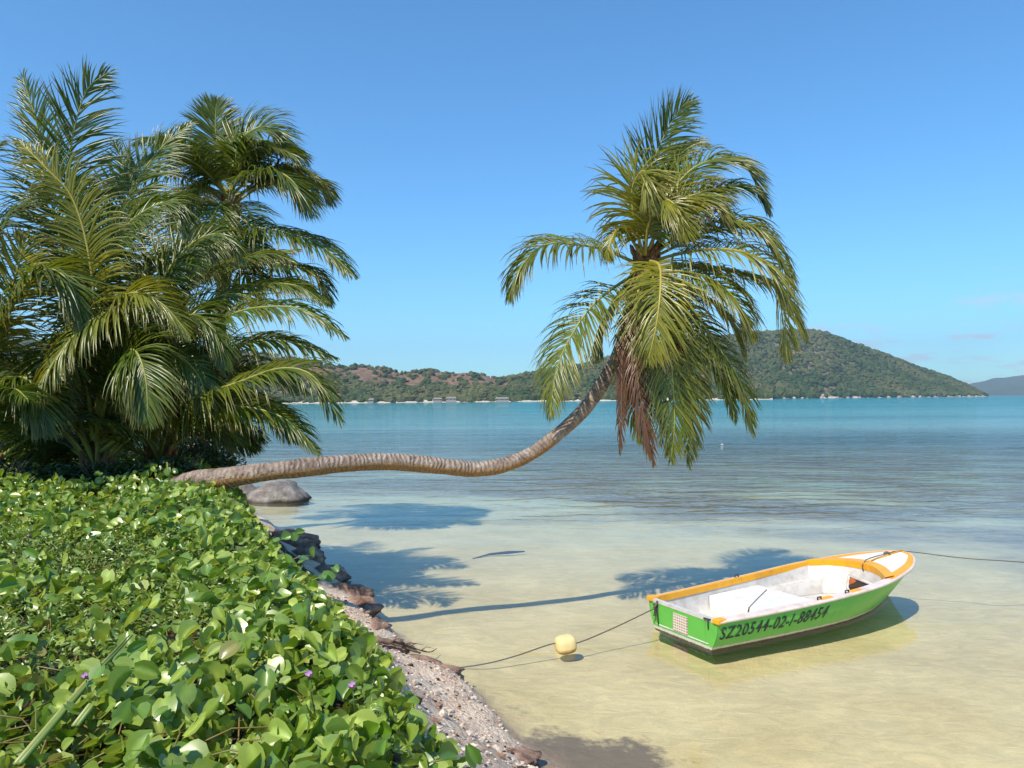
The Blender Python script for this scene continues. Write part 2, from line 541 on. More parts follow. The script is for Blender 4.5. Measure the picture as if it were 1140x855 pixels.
def terrain(x, y):
    wob = (fbm(x*1.3, y*1.3, 3, 5) - 0.5) * 0.5
    dw = pdist(x, y, W) + wob * np.clip(1.2 - np.abs(pdist(x, y, W)) * 0.3, 0, 1)
    dc = pdist(x, y, C)
    wc = np.maximum(dw - 0, 1e-6) / (np.maximum(dw, 1e-6) + np.maximum(-dc, 1e-6))
    wc = np.where(dc > 0, 1.0, wc)
    beach = np.interp(dw, [0, 0.10, 0.5, 1.0, 30], [0, 0.13, 0.30, 0.48, 0.48])
    top = 1.53 + (fbm(x*0.5, y*0.5, 3, 9) - 0.5) * 0.16
    zl = beach + (top - beach) * sstep(0.22, 1.0, wc)
    zl = zl + (fbm(x*4, y*4, 3, 3) - 0.5) * 0.07 * np.clip(dw, 0, 1)
    d = -dw
    zs = -np.interp(d, [0, 0.2, 1.5, 5, 12, 30, 80, 300, 5000], [0, 0.07, 0.15, 0.23, 0.36, 1.0, 2.2, 3.5, 5])
    zs = zs + (fbm(x*0.9, y*0.9, 3, 21) - 0.5) * 0.06 * np.clip(d, 0, 1)
    return np.where(dw > 0, zl, zs), dw, dc


def axis(lo, hi, fine0, fine1, st, g=1.16):
    a = list(np.arange(fine0, fine1, st))
    s = st; x = fine0; left = []
    while x > lo: s *= g; x -= s; left.append(x)
    s = st; x = a[-1]
    while x < hi: s *= g; x += s; a.append(x)
    return np.array(left[::-1] + a)


xs = axis(-3500, 4500, -9, 8, 0.09)
ys = axis(-40, 7500, -1.5, 21, 0.09)
XX, YY = np.meshgrid(xs, ys)
ZZ, DW, DC = terrain(XX, YY)
nx, ny = len(xs), len(ys)
idx = np.arange(nx*ny).reshape(ny, nx)
quads = np.stack([idx[:-1,:-1], idx[:-1,1:], idx[1:,1:], idx[1:,:-1]], -1).reshape(-1, 4)
V = np.stack([XX, YY, ZZ], -1).reshape(-1, 3)
qd = DW.reshape(-1)[quads].mean(1)


def sub(mask, name, mat, tint, tint2):
    q = quads[mask]
    used, inv = np.unique(q, return_inverse=True)
    return np_mesh(name, V[used], inv.reshape(q.shape), mat, tint=tint.reshape(-1, 4)[used], tint2=tint2.reshape(-1, 4)[used])


tl = np.zeros((ny, nx, 4)); tl[..., 3] = 1
tl[..., 0] = sstep(-0.9, -0.1, DC) * sstep(1.2, 2.0, DW) + sstep(2.4, 3.2, DW)
tl[..., 0] = np.clip(tl[..., 0] + 0.8*sstep(8.5, 10.5, YY)*sstep(0.25, 0.6, DW), 0, 1)
ts = np.zeros((ny, nx, 4)); ts[..., 3] = 1
ts[..., 0] = sstep(8, 34, YY + 0.15*XX)
bound = 15.5 - 0.42 * XX + (fbm(XX*0.15, YY*0.15, 3, 8) - 0.5) * 8
bound = np.clip(bound, 11.5, 26)
ts[..., 1] = sstep(-7, 8, YY - bound) * (1 - 0.55*sstep(60, 120, YY)) * 0.66
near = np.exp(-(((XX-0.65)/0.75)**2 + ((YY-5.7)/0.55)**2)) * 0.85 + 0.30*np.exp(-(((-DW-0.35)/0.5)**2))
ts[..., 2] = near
o = sub(qd > -0.25, "ground", M['sand'], tl, ts); tag(o, kind='structure')
o = sub(qd <= -0.25, "seabed", M['seabed'], tl, ts); tag(o, kind='structure')

# water sheet
wx = axis(-3600, 4600, -10, 10, 1.0, 1.3); wy = axis(-30, 7600, 0, 30, 1.0, 1.3)
WX, WY = np.meshgrid(wx, wy)
wi = np.arange(len(wx)*len(wy)).reshape(len(wy), len(wx))
wq = np.stack([wi[:-1,:-1], wi[:-1,1:], wi[1:,1:], wi[1:,:-1]], -1).reshape(-1, 4)
o = np_mesh("water", np.stack([WX, WY, WX*0], -1).reshape(-1, 3), wq, M['water'])
tag(o, kind='structure')

# ------------------------------------------------------------------ far hills
ICO = bmesh.new(); bmesh.ops.create_icosphere(ICO, subdivisions=1, radius=1.0)
ICO_V = np.array([v.co[:] for v in ICO.verts]); ICO_F = np.array([[v.index for v in f.verts] for f in ICO.faces]); ICO.free()


def hill(name, prof, Ds, depth, mats, x0, x1, ntree, seed, treesz, patches, label_f):
    """heightfield behind a shore; prof = skyline (photo column -> elevation px row)"""
    px = np.linspace(x0, x1, 360)
    py = np.interp(px, [a for a, b in prof], [b for a, b in prof])
    ds = Ds(px)
    dirs = [P(a, b, 1.0) for a, b in zip(px, py)]
    ax = np.array([d.x for d in dirs]); az = np.array([d.z - H for d in dirs])
    rows = 44
    tt = np.linspace(0, 1.7, rows)
    Hh = np.maximum(az * (ds + depth) + H - treesz * 1.0, 2.0)
    T, AX = np.meshgrid(tt, ax, indexing='ij')
    DD = ds[None, :] + T * depth
    X = AX * DD
    prof_t = np.interp(tt, [0, 0.03, 0.12, 0.45, 0.8, 1.0, 1.35, 1.7], [-0.01, 0.012, 0.11, 0.52, 0.90, 1.0, 0.75, 0.2])
    Z = Hh[None, :] * prof_t[:, None]
    u = X / 120; v = DD / 120
    rg = (fbm(u*1.5, v*1.5, 5, seed) - 0.5)
    Z = Z + rg * np.minimum(Hh[None, :] * 0.30, 22) * np.clip(T*4, 0, 1) * np.clip((1.0 - T) * 3 + 0.15, 0.15, 1)
    Z = np.where(T < 0.02, -1.5, Z)
    n = len(px)
    ii = np.arange(rows*n).reshape(rows, n)
    q = np.stack([ii[:-1,:-1], ii[:-1,1:], ii[1:,1:], ii[1:,:-1]], -1).reshape(-1, 4)
    o = np_mesh(name, np.stack([X, DD, Z], -1).reshape(-1, 3), q, mats[0]); tag(o, kind='structure')
    # woods
    r = np.random.default_rng(seed)
    tx = r.uniform(0, n-1.001, ntree*2); tr_ = np.clip(r.beta(1.0, 1.25, ntree*2) * 1.08, 0.012, 1.08)
    ti = tr_ / 1.7 * (rows-1)
    i0 = np.floor(ti).astype(int); j0 = np.floor(tx).astype(int); fi = ti - i0; fj = tx - j0
    def bil(A): return (A[i0,j0]*(1-fi)*(1-fj) + A[i0+1,j0]*fi*(1-fj) + A[i0,j0+1]*(1-fi)*fj + A[i0+1,j0+1]*fi*fj)
    cx, cy, cz = bil(X), bil(DD), bil(Z)
    pxx = px[0] + (px[-1]-px[0]) * tx / (n-1)
    keep = np.ones(len(cx), bool)
    for (pa, pb, ta, tb, dens) in patches:
        inn = (pxx > pa) & (pxx < pb) & (tr_ > ta) & (tr_ < tb) & (fbm(pxx/9, tr_*9, 3, seed+4) > 0.36)
        keep &= ~(inn & (r.random(len(cx)) > dens))
    keep &= cz > 1.0
    ids = np.nonzero(keep)[0][:ntree]
    cx, cy, cz, tr2 = cx[ids], cy[ids], cz[ids], tr_[ids]
    N = len(ids)
    s = treesz * r.uniform(0.45, 1.0, N) * (1 + 0.25*(tr2 < 0.08))
    sc = np.stack([s*r.uniform(0.8,1.4,N), s*r.uniform(0.8,1.3,N), s*r.uniform(0.55,1.0,N)], -1)
    jit = 1 + r.uniform(-0.42, 0.38, (N, len(ICO_V), 1))
    Vt = ICO_V[None] * jit * sc[:, None, :] + np.stack([cx, cy, cz + s*0.35], -1)[:, None, :]
    Ft = (ICO_F[None] + (np.arange(N) * len(ICO_V))[:, None, None]).reshape(-1, 3)
    g = r.random(N)
    dry = np.clip(fbm(cx/60, cy/60, 4, seed+9)*1.9 - 0.55 + r.uniform(-.25,.25,N), 0, 1)
    ca = np.array([0.028, 0.060, 0.026]); cb = np.array([0.065, 0.098, 0.030]); cd = np.array([0.17, 0.15, 0.075])
    cc = ca + (cb-ca)*g[:, None]
    cc = cc + (cd-cc)*(dry*0.65)[:, None]
    tint = np.repeat(np.concatenate([cc, np.ones((N,1))], 1), len(ICO_V), 0)
    w = np_mesh(label_f[0], Vt.reshape(-1, 3), Ft, mats[1], tint=tint, smooth=False)
    tag(w, label_f[1], label_f[2], kind='stuff')
    return px, X, DD, Z


k = NT('hill_soil')
p = k.pos()
n1 = k.noise(0.02, 6, 0.65, vec=p); n2 = k.noise(0.12, 6, 0.7, vec=p)
c = k.ramp(n2, [(0.3, (0.09, 0.06, 0.035)), (0.5, (0.21, 0.125, 0.08)), (0.7, (0.32, 0.22, 0.15))])
c = k.mix(k.rng(n1, 0.55, 0.72, 0, 0.6), c, (0.10, 0.10, 0.045))
z = k.n("SeparateXYZ"); k.l(p, z.inputs[0])
c = k.mix(k.rng(z.outputs['Z'], 2.0, 4.0, 1.0, 0.0), c, (0.60, 0.53, 0.43))
k.bsdf(c, 0.95, 0.05, k.bump(n2, 1.0, 3.0))
M['hillsoil'] = k.m
k = NT('headland_soil')
p = k.pos()
n1 = k.noise(0.02, 6, 0.65, vec=p); n2 = k.noise(0.12, 6, 0.7, vec=p)
c = k.ramp(n2, [(0.3, (0.08, 0.085, 0.04)), (0.5, (0.17, 0.14, 0.09)), (0.7, (0.30, 0.24, 0.18))])
z = k.n("SeparateXYZ"); k.l(p, z.inputs[0])
c = k.mix(k.rng(z.outputs['Z'], 1.6, 3.4, 1.0, 0.0), c, (0.58, 0.50, 0.42))
k.bsdf(c, 0.95, 0.05, k.bump(n2, 1.0, 3.0))
M['headsoil'] = k.m
k = NT('wood_crown')
n2 = k.noise(0.6, 5, 0.7, vec=k.pos())
k.bsdf(k.mix(k.rng(n2, 0.35, 0.65), k.mix(1.0, k.tint(), (0.5, 0.55, 0.5), 'MULTIPLY'), k.mix(1.0, k.tint(), (1.35, 1.3, 1.1), 'MULTIPLY')), 0.9, 0.1, k.bump(n2, 1.0, 1.5))
M['wood'] = k.m

profL = [(-500,380),(-100,372),(200,380),(300,391),(342,398),(355,401),(385,405),(400,403),(420,407),(450,412),(480,409),(500,413),(520,411),(540,415),(555,419),(575,416),(596,412),(640,404),(700,398),(760,402),(820,415),(860,428)]
profR = [(520,442),(560,432),(600,418),(650,404),(720,386),(780,374),(840,368),(880,366),(904,366),(919,368),(949,380),(979,390),(1024,408),(1053,417),(1077,427),(1090,434),(1098,440)]
hill("hills", profL, lambda x: 800 + 0*x, 260, (M['hillsoil'], M['wood']), -500, 860, 10500, 31, 5.0,
     [(395, 452, 0.42, 1.0, 0.10), (452, 566, 0.34, 1.02, 0.11), (330, 400, 0.55, 0.95, 0.25), (250, 330, 0.5, 0.95, 0.4)],
     ("wooded_slope", "dark green wood on the low reddish hills across the bay behind the palms", "woodland"))
hill("headland", profR, lambda x: 1060 + np.clip((x-800)/300, 0, 1)*420, 330, (M['headsoil'], M['wood']), 520, 1098, 12500, 57, 6.4,
     [(870, 960, 0.25, 0.6, 0.5), (700, 1000, 0.3, 0.8, 0.72), (900, 935, 0.0, 0.16, 0.25)],
     ("wooded_headland", "green wood covering the tall rounded headland right of the leaning palm", "woodland"))
k = NT('distant_hill'); k.bsdf(k.ramp(k.noise(0.006, 6, 0.7, vec=k.pos()), [(0.35, (0.04, 0.07, 0.03)), (0.7, (0.10, 0.12, 0.05))]), 0.95, 0.05); M['dist'] = k.m
px = np.linspace(1010, 1400, 80); py = np.interp(px, [1010,1070,1085,1110,1140,1200,1300,1400], [438,430,425,420,417,412,416,436])
py = py + (fbm(px/9, px*0, 4, 3)-0.5)*3
rows = 14; vv = []
for i in range(rows):
    t = i/(rows-1)*1.6; D = 4600 + t*1200
    pr = np.interp(t, [0,0.02,1,1.6],[0,0.02,1,0.3])
    for a, b in zip(px, py):
        q = P(a, b, 1.0); hz = ((q.z-H)*5800+H)*pr
        vv.append((q.x*D, D, hz if i else -4))
ii = np.arange(rows*80).reshape(rows, 80)
q = np.stack([ii[:-1,:-1], ii[:-1,1:], ii[1:,1:], ii[1:,:-1]], -1).reshape(-1, 4)
tag(np_mesh("distant_hill", vv, q, M['dist']), kind='structure')


def make_rock(name, loc, size, seed, mat, sub=4, rough=0.35, rz=0.0):
    bm = bmesh.new(); bmesh.ops.create_icosphere(bm, subdivisions=sub, radius=1.0)
    from mathutils import noise as mn
    off = Vector((seed*3.1, seed*1.7, seed*5.3))
    planes = []
    rr = random.Random(seed)
    for _ in range(7):
        v = Vector((rr.uniform(-1,1), rr.uniform(-1,1), rr.uniform(-0.4,1))).normalized()
        planes.append((v, rr.uniform(0.62, 0.88)))
    for v in bm.verts:
        d = v.co.normalized(); r = 1.0
        for n_, h_ in planes:
            dd = d.dot(n_)
            if dd > 0.05: r = min(r, h_/dd + 0.03)
        r *= 1 + rough*0.5*(mn.fractal(d*1.6+off, 1.0, 2.1, 5)) + rough*0.16*mn.noise(d*7+off)
        v.co = Vector((d.x*size[0]*r, d.y*size[1]*r, d.z*size[2]*r))
    me = bpy.data.meshes.new(name); bm.to_mesh(me); bm.free()
    me.polygons.foreach_set("use_smooth", [True]*len(me.polygons)); me.materials.append(mat)
    o = bpy.data.objects.new(name, me); o.location = loc; o.rotation_euler = (0, 0, rz); col.objects.link(o)
    return o


# boulders on the far shore
fb = [(873,3.2),(884,4.5),(893,3.0),(903,6.0),(914,5.0),(921,7.0),(932,4.0),(944,3.2),(957,3.6),(989,4.2),(1001,5.0),(1008,6.5),(1016,5.2),(1024,4.4),(1041,3.2),(1056,3.5),(1068,4.0),(1079,4.4),(1087,4.0),(1094,3.2)]
src = [make_rock("shore_boulder", (0,0,0), (1,0.8,0.6), 100+i, M['farrock'], 2) for i in range(3)]
for i, (a, s) in enumerate(fb):
    D = 1060 + max(0, min(1, (a-800)/300))*420 - 4
    q = P(a, 440, D)
    o = src[i] if i < 3 else src[i % 3].copy()
    if i >= 3: col.objects.link(o)
    o.location = (q.x, D + (12 if s > 5.5 else 0), 0.4 if s < 5.5 else 4); o.scale = (s, s, s); o.rotation_euler = (0, 0, i*1.3)
    tag(o, "tiny pinkish boulder on the shore at the foot of the far headland", "boulder", "boulders along the foot of the far headland")

# small houses on the far shore
k = NT('far_wall'); k.bsdf((0.27, 0.235, 0.20), 0.8); M['fwall'] = k.m
k = NT('far_roof'); k.bsdf(k.mix(k.noise(2, 3, vec=k.obj()), (0.20, 0.15, 0.12), (0.30, 0.25, 0.21)), 0.7); M['froof'] = k.m
k = NT('far_window'); k.bsdf((0.04, 0.045, 0.05), 0.2, 0.5); M['fwin'] = k.m
for (a, wd, dd, z0, lab) in [(413, 5.0, 794, 1.4, "smallest pale house on the far shore, nearest the left palms"),
                         (487, 9.0, 797, 1.6, "pale low house on the far shore, left one of the two standing close together"),
                         (502, 11.0, 797, 2.2, "pale long house on the far shore, right one of the two standing close together"),
                         (559, 14.0, 797, 1.4, "long low pale beach house on the far shore below the dip between the red hills"),
                         (421, 6.0, 905, 18.0, "small white house standing alone high on the wooded slope of the red hills")]:
    q = P(a, 445, dd)
    e = empty("beach_house", (q.x, dd, z0)); tag(e, lab, "house")
    h2 = 1.9
    b = MB(); b.box((-wd/2, 0, -3.0), (wd/2, 5, h2)); b.build("wall", M['fwall'], e, smooth=False)
    b = MB(); b.add([(-wd/2-.6,-.8,h2),(wd/2+.6,-.8,h2),(wd/2+.6,5.8,h2),(-wd/2-.6,5.8,h2),(-wd/2+.6,2.5,h2+1.7),(wd/2-.6,2.5,h2+1.7)],
                    [(3,2,1,0),(0,1,5,4),(2,3,4,5),(1,2,5),(3,0,4)]); b.build("roof", M['froof'], e, smooth=False)
    for s in np.linspace(-wd/2+1.4, wd/2-1.4, 2 if wd < 8 else 3):
        b = MB(); b.box((s-.6, -.08, .4), (s+.6, 0.02, 1.5)); b.build("window", M['fwin'], e, smooth=False)


# ------------------------------------------------------------------ palms
def frond_mesh(mb, pts, leaf_len, up, nleaf=78, droop=0.6, vang=0.25, green=(0.05, 0.10, 0.016), yellow=0.0, wind=Vector((0.10, 0.04, 0)),
               start=0.14, rbase=0.028, width=0.034, seed=0, dead=False, ragged=0.08, taper=1.0):
    rr = random.Random(seed)
    n = 40
    C_, L = spline([tuple(p) for p in pts], n)
    pv = [Vector(c) for c in C_]
    upv = Vector(up)
    stem = (0.30, 0.30, 0.06, 1) if not dead else (0.16, 0.08, 0.045, 1)
    if yellow > 0.4 and not dead: stem = (0.42, 0.34, 0.07, 1)
    mb.tube(pv, [rbase*(1-0.82*(i/(n-1))**0.8) for i in range(n)], k=6, mi=1, c=stem)
    ycol = Vector((0.34, 0.29, 0.035)); gcol = Vector(green)
    dcol = Vector((0.13, 0.062, 0.032))
    for i in range(nleaf):
        t = start + (1-start) * ((i+0.5)/nleaf) ** 0.95
        for sgn in (-1, 1):
            if rr.random() < ragged: continue
            tj = min(0.995, t + rr.uniform(-.006, .006))
            f = tj*(n-1); a = int(f); fr = f-a
            base = pv[a].lerp(pv[min(a+1, n-1)], fr)
            T = (pv[min(a+2, n-1)] - pv[max(a-1, 0)]).normalized()
            U = (upv - T*upv.dot(T))
            if U.length < 1e-3: U = T.orthogonal()
            U.normalize()
            S = T.cross(U)
            u = min(1.0, max(0.0, (tj-start)/(1-start)))
            ang = R(72 - 50*u**1.2 + rr.uniform(-9, 9)) * (0.50 if dead else 1.0)
            if rr.random() < 0.14: ang += R(rr.uniform(-24, 20))
            ang += R(9) * math.sin(i*0.8 + seed*2.3 + sgn*1.1)
            va = vang * (1-0.6*u) + rr.uniform(-.14, .14)
            d = T*math.cos(ang) + (S*sgn*math.cos(va) + U*math.sin(va))*math.sin(ang)
            prof = (max(0.0, math.sin(math.pi*min(1, max(0, u*0.80+0.16))))**0.7) * (1 - 0.25*u)
            ll = leaf_len * prof * rr.uniform(0.84, 1.08) * taper
            if u > 0.9: ll *= 0.8
            wd = width * (0.55 + 0.45*prof) * rr.uniform(0.8, 1.15)
            ns = 5
            grp = math.sin(i*0.55 + seed*1.7 + sgn) * math.sin(i*0.23 + seed)
            dr = droop * rr.uniform(0.7, 1.35) * (1 + 0.45*grp)
            if rr.random() < 0.07: dr *= 2.2
            p_ = base.copy(); dirv = d.normalized(); rowsv = []
            ti = rr.uniform(0.80, 1.2)
            yk = min(1, max(0, yellow + rr.uniform(-.15, .15)))
            basecol = (gcol.lerp(ycol, yk) if not dead else dcol) * ti
            cols = []
            tw = rr.uniform(-0.5, 0.5)
            for s in range(ns+1):
                q = s/ns
                wv = T - dirv*T.dot(dirv)
                if wv.length < 1e-3: wv = U.copy()
                wv.normalize()
                nn = dirv.cross(wv)
                wv = (wv*math.cos(tw*q) + nn*math.sin(tw*q)).normalized()
                nn = dirv.cross(wv).normalized()
                ww = wd * 0.5 * (0.55 + 0.9*q if q < 0.35 else 0.865*(1-((q-0.35)/0.65)**1.6)) + 0.0008
                lift = nn * ww * 0.55
                rowsv += [p_ - wv*ww - lift, p_ + lift*0.2, p_ + wv*ww - lift]
                tipc = basecol.lerp(Vector((0.20, 0.13, 0.05)), 0.55*max(0, q-0.72)/0.28)
                cols += [(tipc.x, tipc.y, tipc.z, 1)]*3
                if s < ns:
                    p_ = p_ + dirv * (ll/ns)
                    dirv = (dirv + Vector((0, 0, -1))*dr*(0.16+0.30*q) + wind*(0.3+q)).normalized()
            fs = []
            for s in range(ns):
                b0 = s*3
                fs += [(b0, b0+1, b0+4, b0+3), (b0+1, b0+2, b0+5, b0+4)]
            mb.add(rowsv, fs, 0, cols)


def trunk_mesh(name, pts, rads, parent, ring=0.0, k=18, seed=1, origin=(0,0,0)):
    from mathutils import noise as mn
    n = 150
    data, L = spline([tuple(p) + (r,) for p, r in zip(pts, rads)], n)
    mb = MB(); vs = []; cs = []
    pv = [Vector(d[:3]) for d in data]
    T0 = (pv[1]-pv[0]).normalized(); u = T0.orthogonal().normalized()
    for i in range(n):
        T = (pv[min(i+1,n-1)]-pv[max(i-1,0)]).normalized()
        u = (u - T*u.dot(T)).normalized(); w = T.cross(u)
        r = data[i][3]; s = L*i/(n-1)
        for j in range(k):
            a = 2*math.pi*j/k
            dv = u*math.cos(a)+w*math.sin(a)
            q = pv[i]+dv*r
            rr_ = r*(1 + 0.11*mn.noise(q*2.5+Vector((seed,0,0))) + 0.055*mn.noise(q*9) + 0.013*math.sin(s*60+5*mn.noise(q*4)))
            vs.append(pv[i]+dv*rr_)
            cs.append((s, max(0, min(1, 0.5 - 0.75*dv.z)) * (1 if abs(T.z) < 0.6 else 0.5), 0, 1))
    fs = []
    for i in range(n-1):
        for j in range(k):
            a = i*k+j; b = i*k+(j+1)%k
            fs.append((a, b, b+k, a+k))
    fs.append(tuple(range(k))[::-1]); fs.append(tuple((n-1)*k+j for j in range(k)))
    mb.add([v - Vector(origin) for v in vs], fs, 0, cs)
    return mb.build(name, M['bark'], parent)


def make_fronds(root, specs, O, defaults):
    """specs: (list of measured (px,py,depth), opts)"""
    for i, (pp, opt) in enumerate(specs):
        kw = dict(defaults); kw.update(opt)
        dead = kw.get('dead', False)
        pts = [P(*q) - O for q in pp]
        mb = MB()
        kw.setdefault('seed', i*13+5)
        up = kw.pop('up', (0, -0.35, 1.0))
        ll = kw.pop('ll') * kw.pop('llk', 1.0)
        if kw.get('nleaf', 0) < 100 and not dead: kw['nleaf'] = int(kw['nleaf'] * 1.25)
        frond_mesh(mb, pts, ll, up, **kw)
        o = mb.build("dead_frond" if dead else "frond", [M['frond'], M['rachis']], root)
        if dead: o["label"] = "withered brown frond hanging straight down"


def crown_fibre(root, O, c, axis_, r, seed, nn=26, ln=0.35):
    """brown leaf sheaths and cut stalk stubs round the head of a trunk"""
    rr = random.Random(seed); mb = MB()
    a = Vector(axis_).normalized(); u = a.orthogonal().normalized(); w = a.cross(u)
    for i in range(nn):
        th = rr.uniform(0, 6.28); h = rr.uniform(-1, 0.6)*ln
        dv = u*math.cos(th)+w*math.sin(th)
        b = c - O + a*h + dv*r*0.7
        e = b + a*rr.uniform(.08,.22) + dv*rr.uniform(.03,.13)
        m_ = (b+e)/2 + dv*0.02
        mb.tube([b - a*0.08, b, m_, e], [r*0.32, r*0.34, r*0.24, r*0.10], k=6)
    mb.build("leaf_sheath", M['fibre'], root)


# --- the leaning palm over the water
TP = [(196,546,8.5),(215,538,8.2),(250,532,8.0),(290,526.5,7.95),(345,520,8.1),(400,515,8.4),(450,515,8.7),(500,520,8.95),(530,522,9.1),(560,518,9.2),
      (590,506,9.3),(620,484,9.4),(650,456,9.45),(675,420,9.45),(690,388,9.45),(703,345,9.45),(716,296,9.4)]
TWid = [27,26,23,21.5,20,19.5,19,18,17,16,15.5,15.5,15.5,15,14,14,14]
tpts = [P(*q) for q in TP]
trad = [w*0.5*q[2]/F for w, q in zip(TWid, TP)]
base = tpts[0].copy(); base.z = float(terrain(np.array([base.x]), np.array([base.y]))[0][0])
tpts = [tpts[0] + Vector((-0.25, 0.25, -0.35))] + tpts; trad = [0.17] + trad
hero = empty("leaning_palm", tuple(base))
tag(hero, "coconut palm whose trunk bends out low over the water and then curves upward", "palm tree")
O = Vector(hero.location)
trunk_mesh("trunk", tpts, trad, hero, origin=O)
D0 = 9.4
G1 = (0.055, 0.100, 0.010); GY = 0.35
hs_ = [
 ([(706,292,9.4),(673,278,9.2),(640,272,9.1),(607,273,9.0),(580,297,9.0),(566,332,9.1)], dict(ll=0.62, droop=1.0, up=(0,-.5,1))),
 ([(706,305,9.4),(667,333,9.1),(640,367,9.0),(620,410,8.95),(612,462,8.9)], dict(ll=0.62, droop=0.9, up=(-.6,-.8,.5))),
 ([(722,290,9.3),(734,296,8.9),(735,325,8.5),(730,365,8.4),(722,400,8.4)], dict(ll=0.66, droop=0.7, up=(0,-1,.4), yellow=0.55)),
 ([(722,300,9.4),(736,330,8.9),(744,375,8.7),(749,425,8.7),(751,470,8.7),(747,512,8.75)], dict(ll=0.58, droop=0.9, up=(0,-1,.3), yellow=0.25)),
 ([(725,300,9.4),(760,330,9.2),(793,378,9.1),(823,423,9.1),(838,482,9.1)], dict(ll=0.60, droop=0.9, up=(.5,-.6,.7))),
 ([(724,292,9.4),(750,284,9.1),(785,278,8.9),(825,280,8.8),(857,298,8.8),(872,340,8.85),(876,400,8.9)], dict(ll=0.68, droop=1.15, up=(.2,-.6,1), yellow=0.5)),
 ([(724,288,9.5),(745,278,9.6),(773,263,9.7),(807,252,9.8),(840,257,9.9),(864,284,9.9)], dict(ll=0.62, droop=0.8, up=(0,-.3,1))),
 ([(722,283,9.4),(735,245,9.4),(752,208,9.4),(777,184,9.4),(807,178,9.4),(833,188,9.4),(848,216,9.4)], dict(ll=0.70, droop=0.7, up=(-.1,-.5,1), yellow=0.22, wind=Vector((.2,0,0)))),
 ([(720,283,9.3),(735,250,9.1),(760,222,9.0),(787,218,8.9),(812,240,8.9)], dict(ll=0.60, droop=0.9, up=(0,-.7,.8), yellow=0.45, wind=Vector((.2,0,0)))),
 ([(718,283,9.5),(716,240,9.6),(722,195,9.7),(740,150,9.7),(760,118,9.7),(772,112,9.7)], dict(ll=0.66, droop=0.45, up=(.5,-.8,.2), yellow=0.2, wind=Vector((.08,0,0.04)))),
 ([(716,284,9.3),(706,245,9.1),(704,210,9.0),(716,190,8.85),(726,205,8.8),(724,235,8.8)], dict(ll=0.58, droop=0.9, up=(-.3,-.9,.5), yellow=0.55, wind=Vector((.2,0,0)))),
 ([(714,285,9.3),(700,262,9.2),(688,255,9.1),(679,272,9.0),(677,290,9.0)], dict(ll=0.34, droop=0.9, yellow=0.5, nleaf=50)),
 ([(724,298,9.5),(760,296,9.7),(805,300,9.9),(850,312,10.0),(880,340,10.1),(898,378,10.1)], dict(ll=0.66, droop=1.1, up=(0,-.3,1))),
 ([(722,300,9.5),(755,315,9.7),(790,335,9.8),(815,362,9.9),(830,398,9.9)], dict(ll=0.55, droop=1.1, up=(.2,-.3,1))),
 ([(718,282,9.6),(724,235,9.8),(738,190,9.9),(756,165,10.0),(785,160,10.1)], dict(ll=0.62, droop=0.5, up=(-.4,-.5,.7), yellow=0.3, wind=Vector((.15,0,0)))),
 ([(718,284,9.2),(722,250,9.0),(738,222,8.8),(756,235,8.6),(762,265,8.6)], dict(ll=0.56, droop=0.9, up=(0,-.9,.5), yellow=0.5, wind=Vector((.2,0,0)))),
 ([(712,300,9.5),(690,330,9.7),(672,365,9.9),(662,400,9.9)], dict(ll=0.46, droop=1.1, up=(-.3,-.3,1))),
 ([(716,302,9.3),(708,340,9.1),(705,400,9.1),(707,450,9.1),(712,492,9.1)], dict(ll=0.42, droop=1.4, up=(0,-1,.3), yellow=0.25, width=0.028)),
 ([(724,302,9.6),(745,345,9.8),(765,400,9.8),(772,450,9.8),(767,520,9.7)], dict(ll=0.46, droop=1.2, up=(.2,-.8,.5), yellow=0.4)),
 ([(722,284,9.4),(742,256,9.5),(770,226,9.5),(806,208,9.5),(838,212,9.5),(856,236,9.5)], dict(ll=0.60, droop=0.9, up=(0,-.5,1), yellow=.1)),
 ([(724,286,9.4),(758,262,9.3),(798,246,9.2),(836,250,9.1),(866,280,9.1),(884,320,9.1)], dict(ll=0.58, droop=1.0, up=(0,-.5,1), yellow=.35)),
 ([(722,300,9.4),(748,340,9.2),(782,385,9.1),(808,425,9.1),(818,468,9.1)], dict(ll=0.48, droop=1.0, up=(.4,-.7,.6), yellow=.1)),
 ([(724,296,9.3),(752,300,9.0),(790,310,8.8),(820,335,8.75),(838,375,8.75)], dict(ll=0.62, droop=1.2, up=(.1,-.6,1), yellow=.35)),
 ([(712,304,9.2),(698,345,9.1),(693,395,9.0),(692,455,8.95),(690,505,8.95)], dict(start=0.35, ll=0.26, droop=1.6, up=(0,-1,.2), dead=True, ragged=0.35, width=0.022, nleaf=90)),
 ([(718,306,9.3),(710,350,9.1),(709,410,8.9),(718,470,8.8),(727,515,8.8)], dict(ll=0.50, droop=1.6, up=(0,-1,.2), dead=True, ragged=0.3, width=0.024, nleaf=110)),
 ([(716,306,9.4),(722,360,9.2),(735,430,9.0),(736,495,8.95)], dict(ll=0.42, droop=1.6, up=(0,-1,.2), dead=True, ragged=0.35, width=0.022, nleaf=90)),
 ([(722,306,9.3),(746,360,9.1),(762,420,9.0),(768,480,9.0)], dict(ll=0.34, droop=1.4, up=(0,-1,.2), dead=True, ragged=0.4, width=0.022, nleaf=80)),
 ([(712,306,9.3),(703,350,9.2),(702,400,9.1),(706,450,9.05)], dict(start=0.5, ll=0.30, droop=1.6, up=(0,-1,.2), dead=True, ragged=0.4, width=0.022, nleaf=80)),
]
make_fronds(hero, hs_, O, dict(green=G1, yellow=0.28, rbase=0.024, width=0.028, nleaf=118, llk=1.24, ragged=0.14))
crown_fibre(hero, O, P(714,300,9.4), P(716,290,9.4)-P(700,350,9.4), 0.10, 3, 34, 0.42)
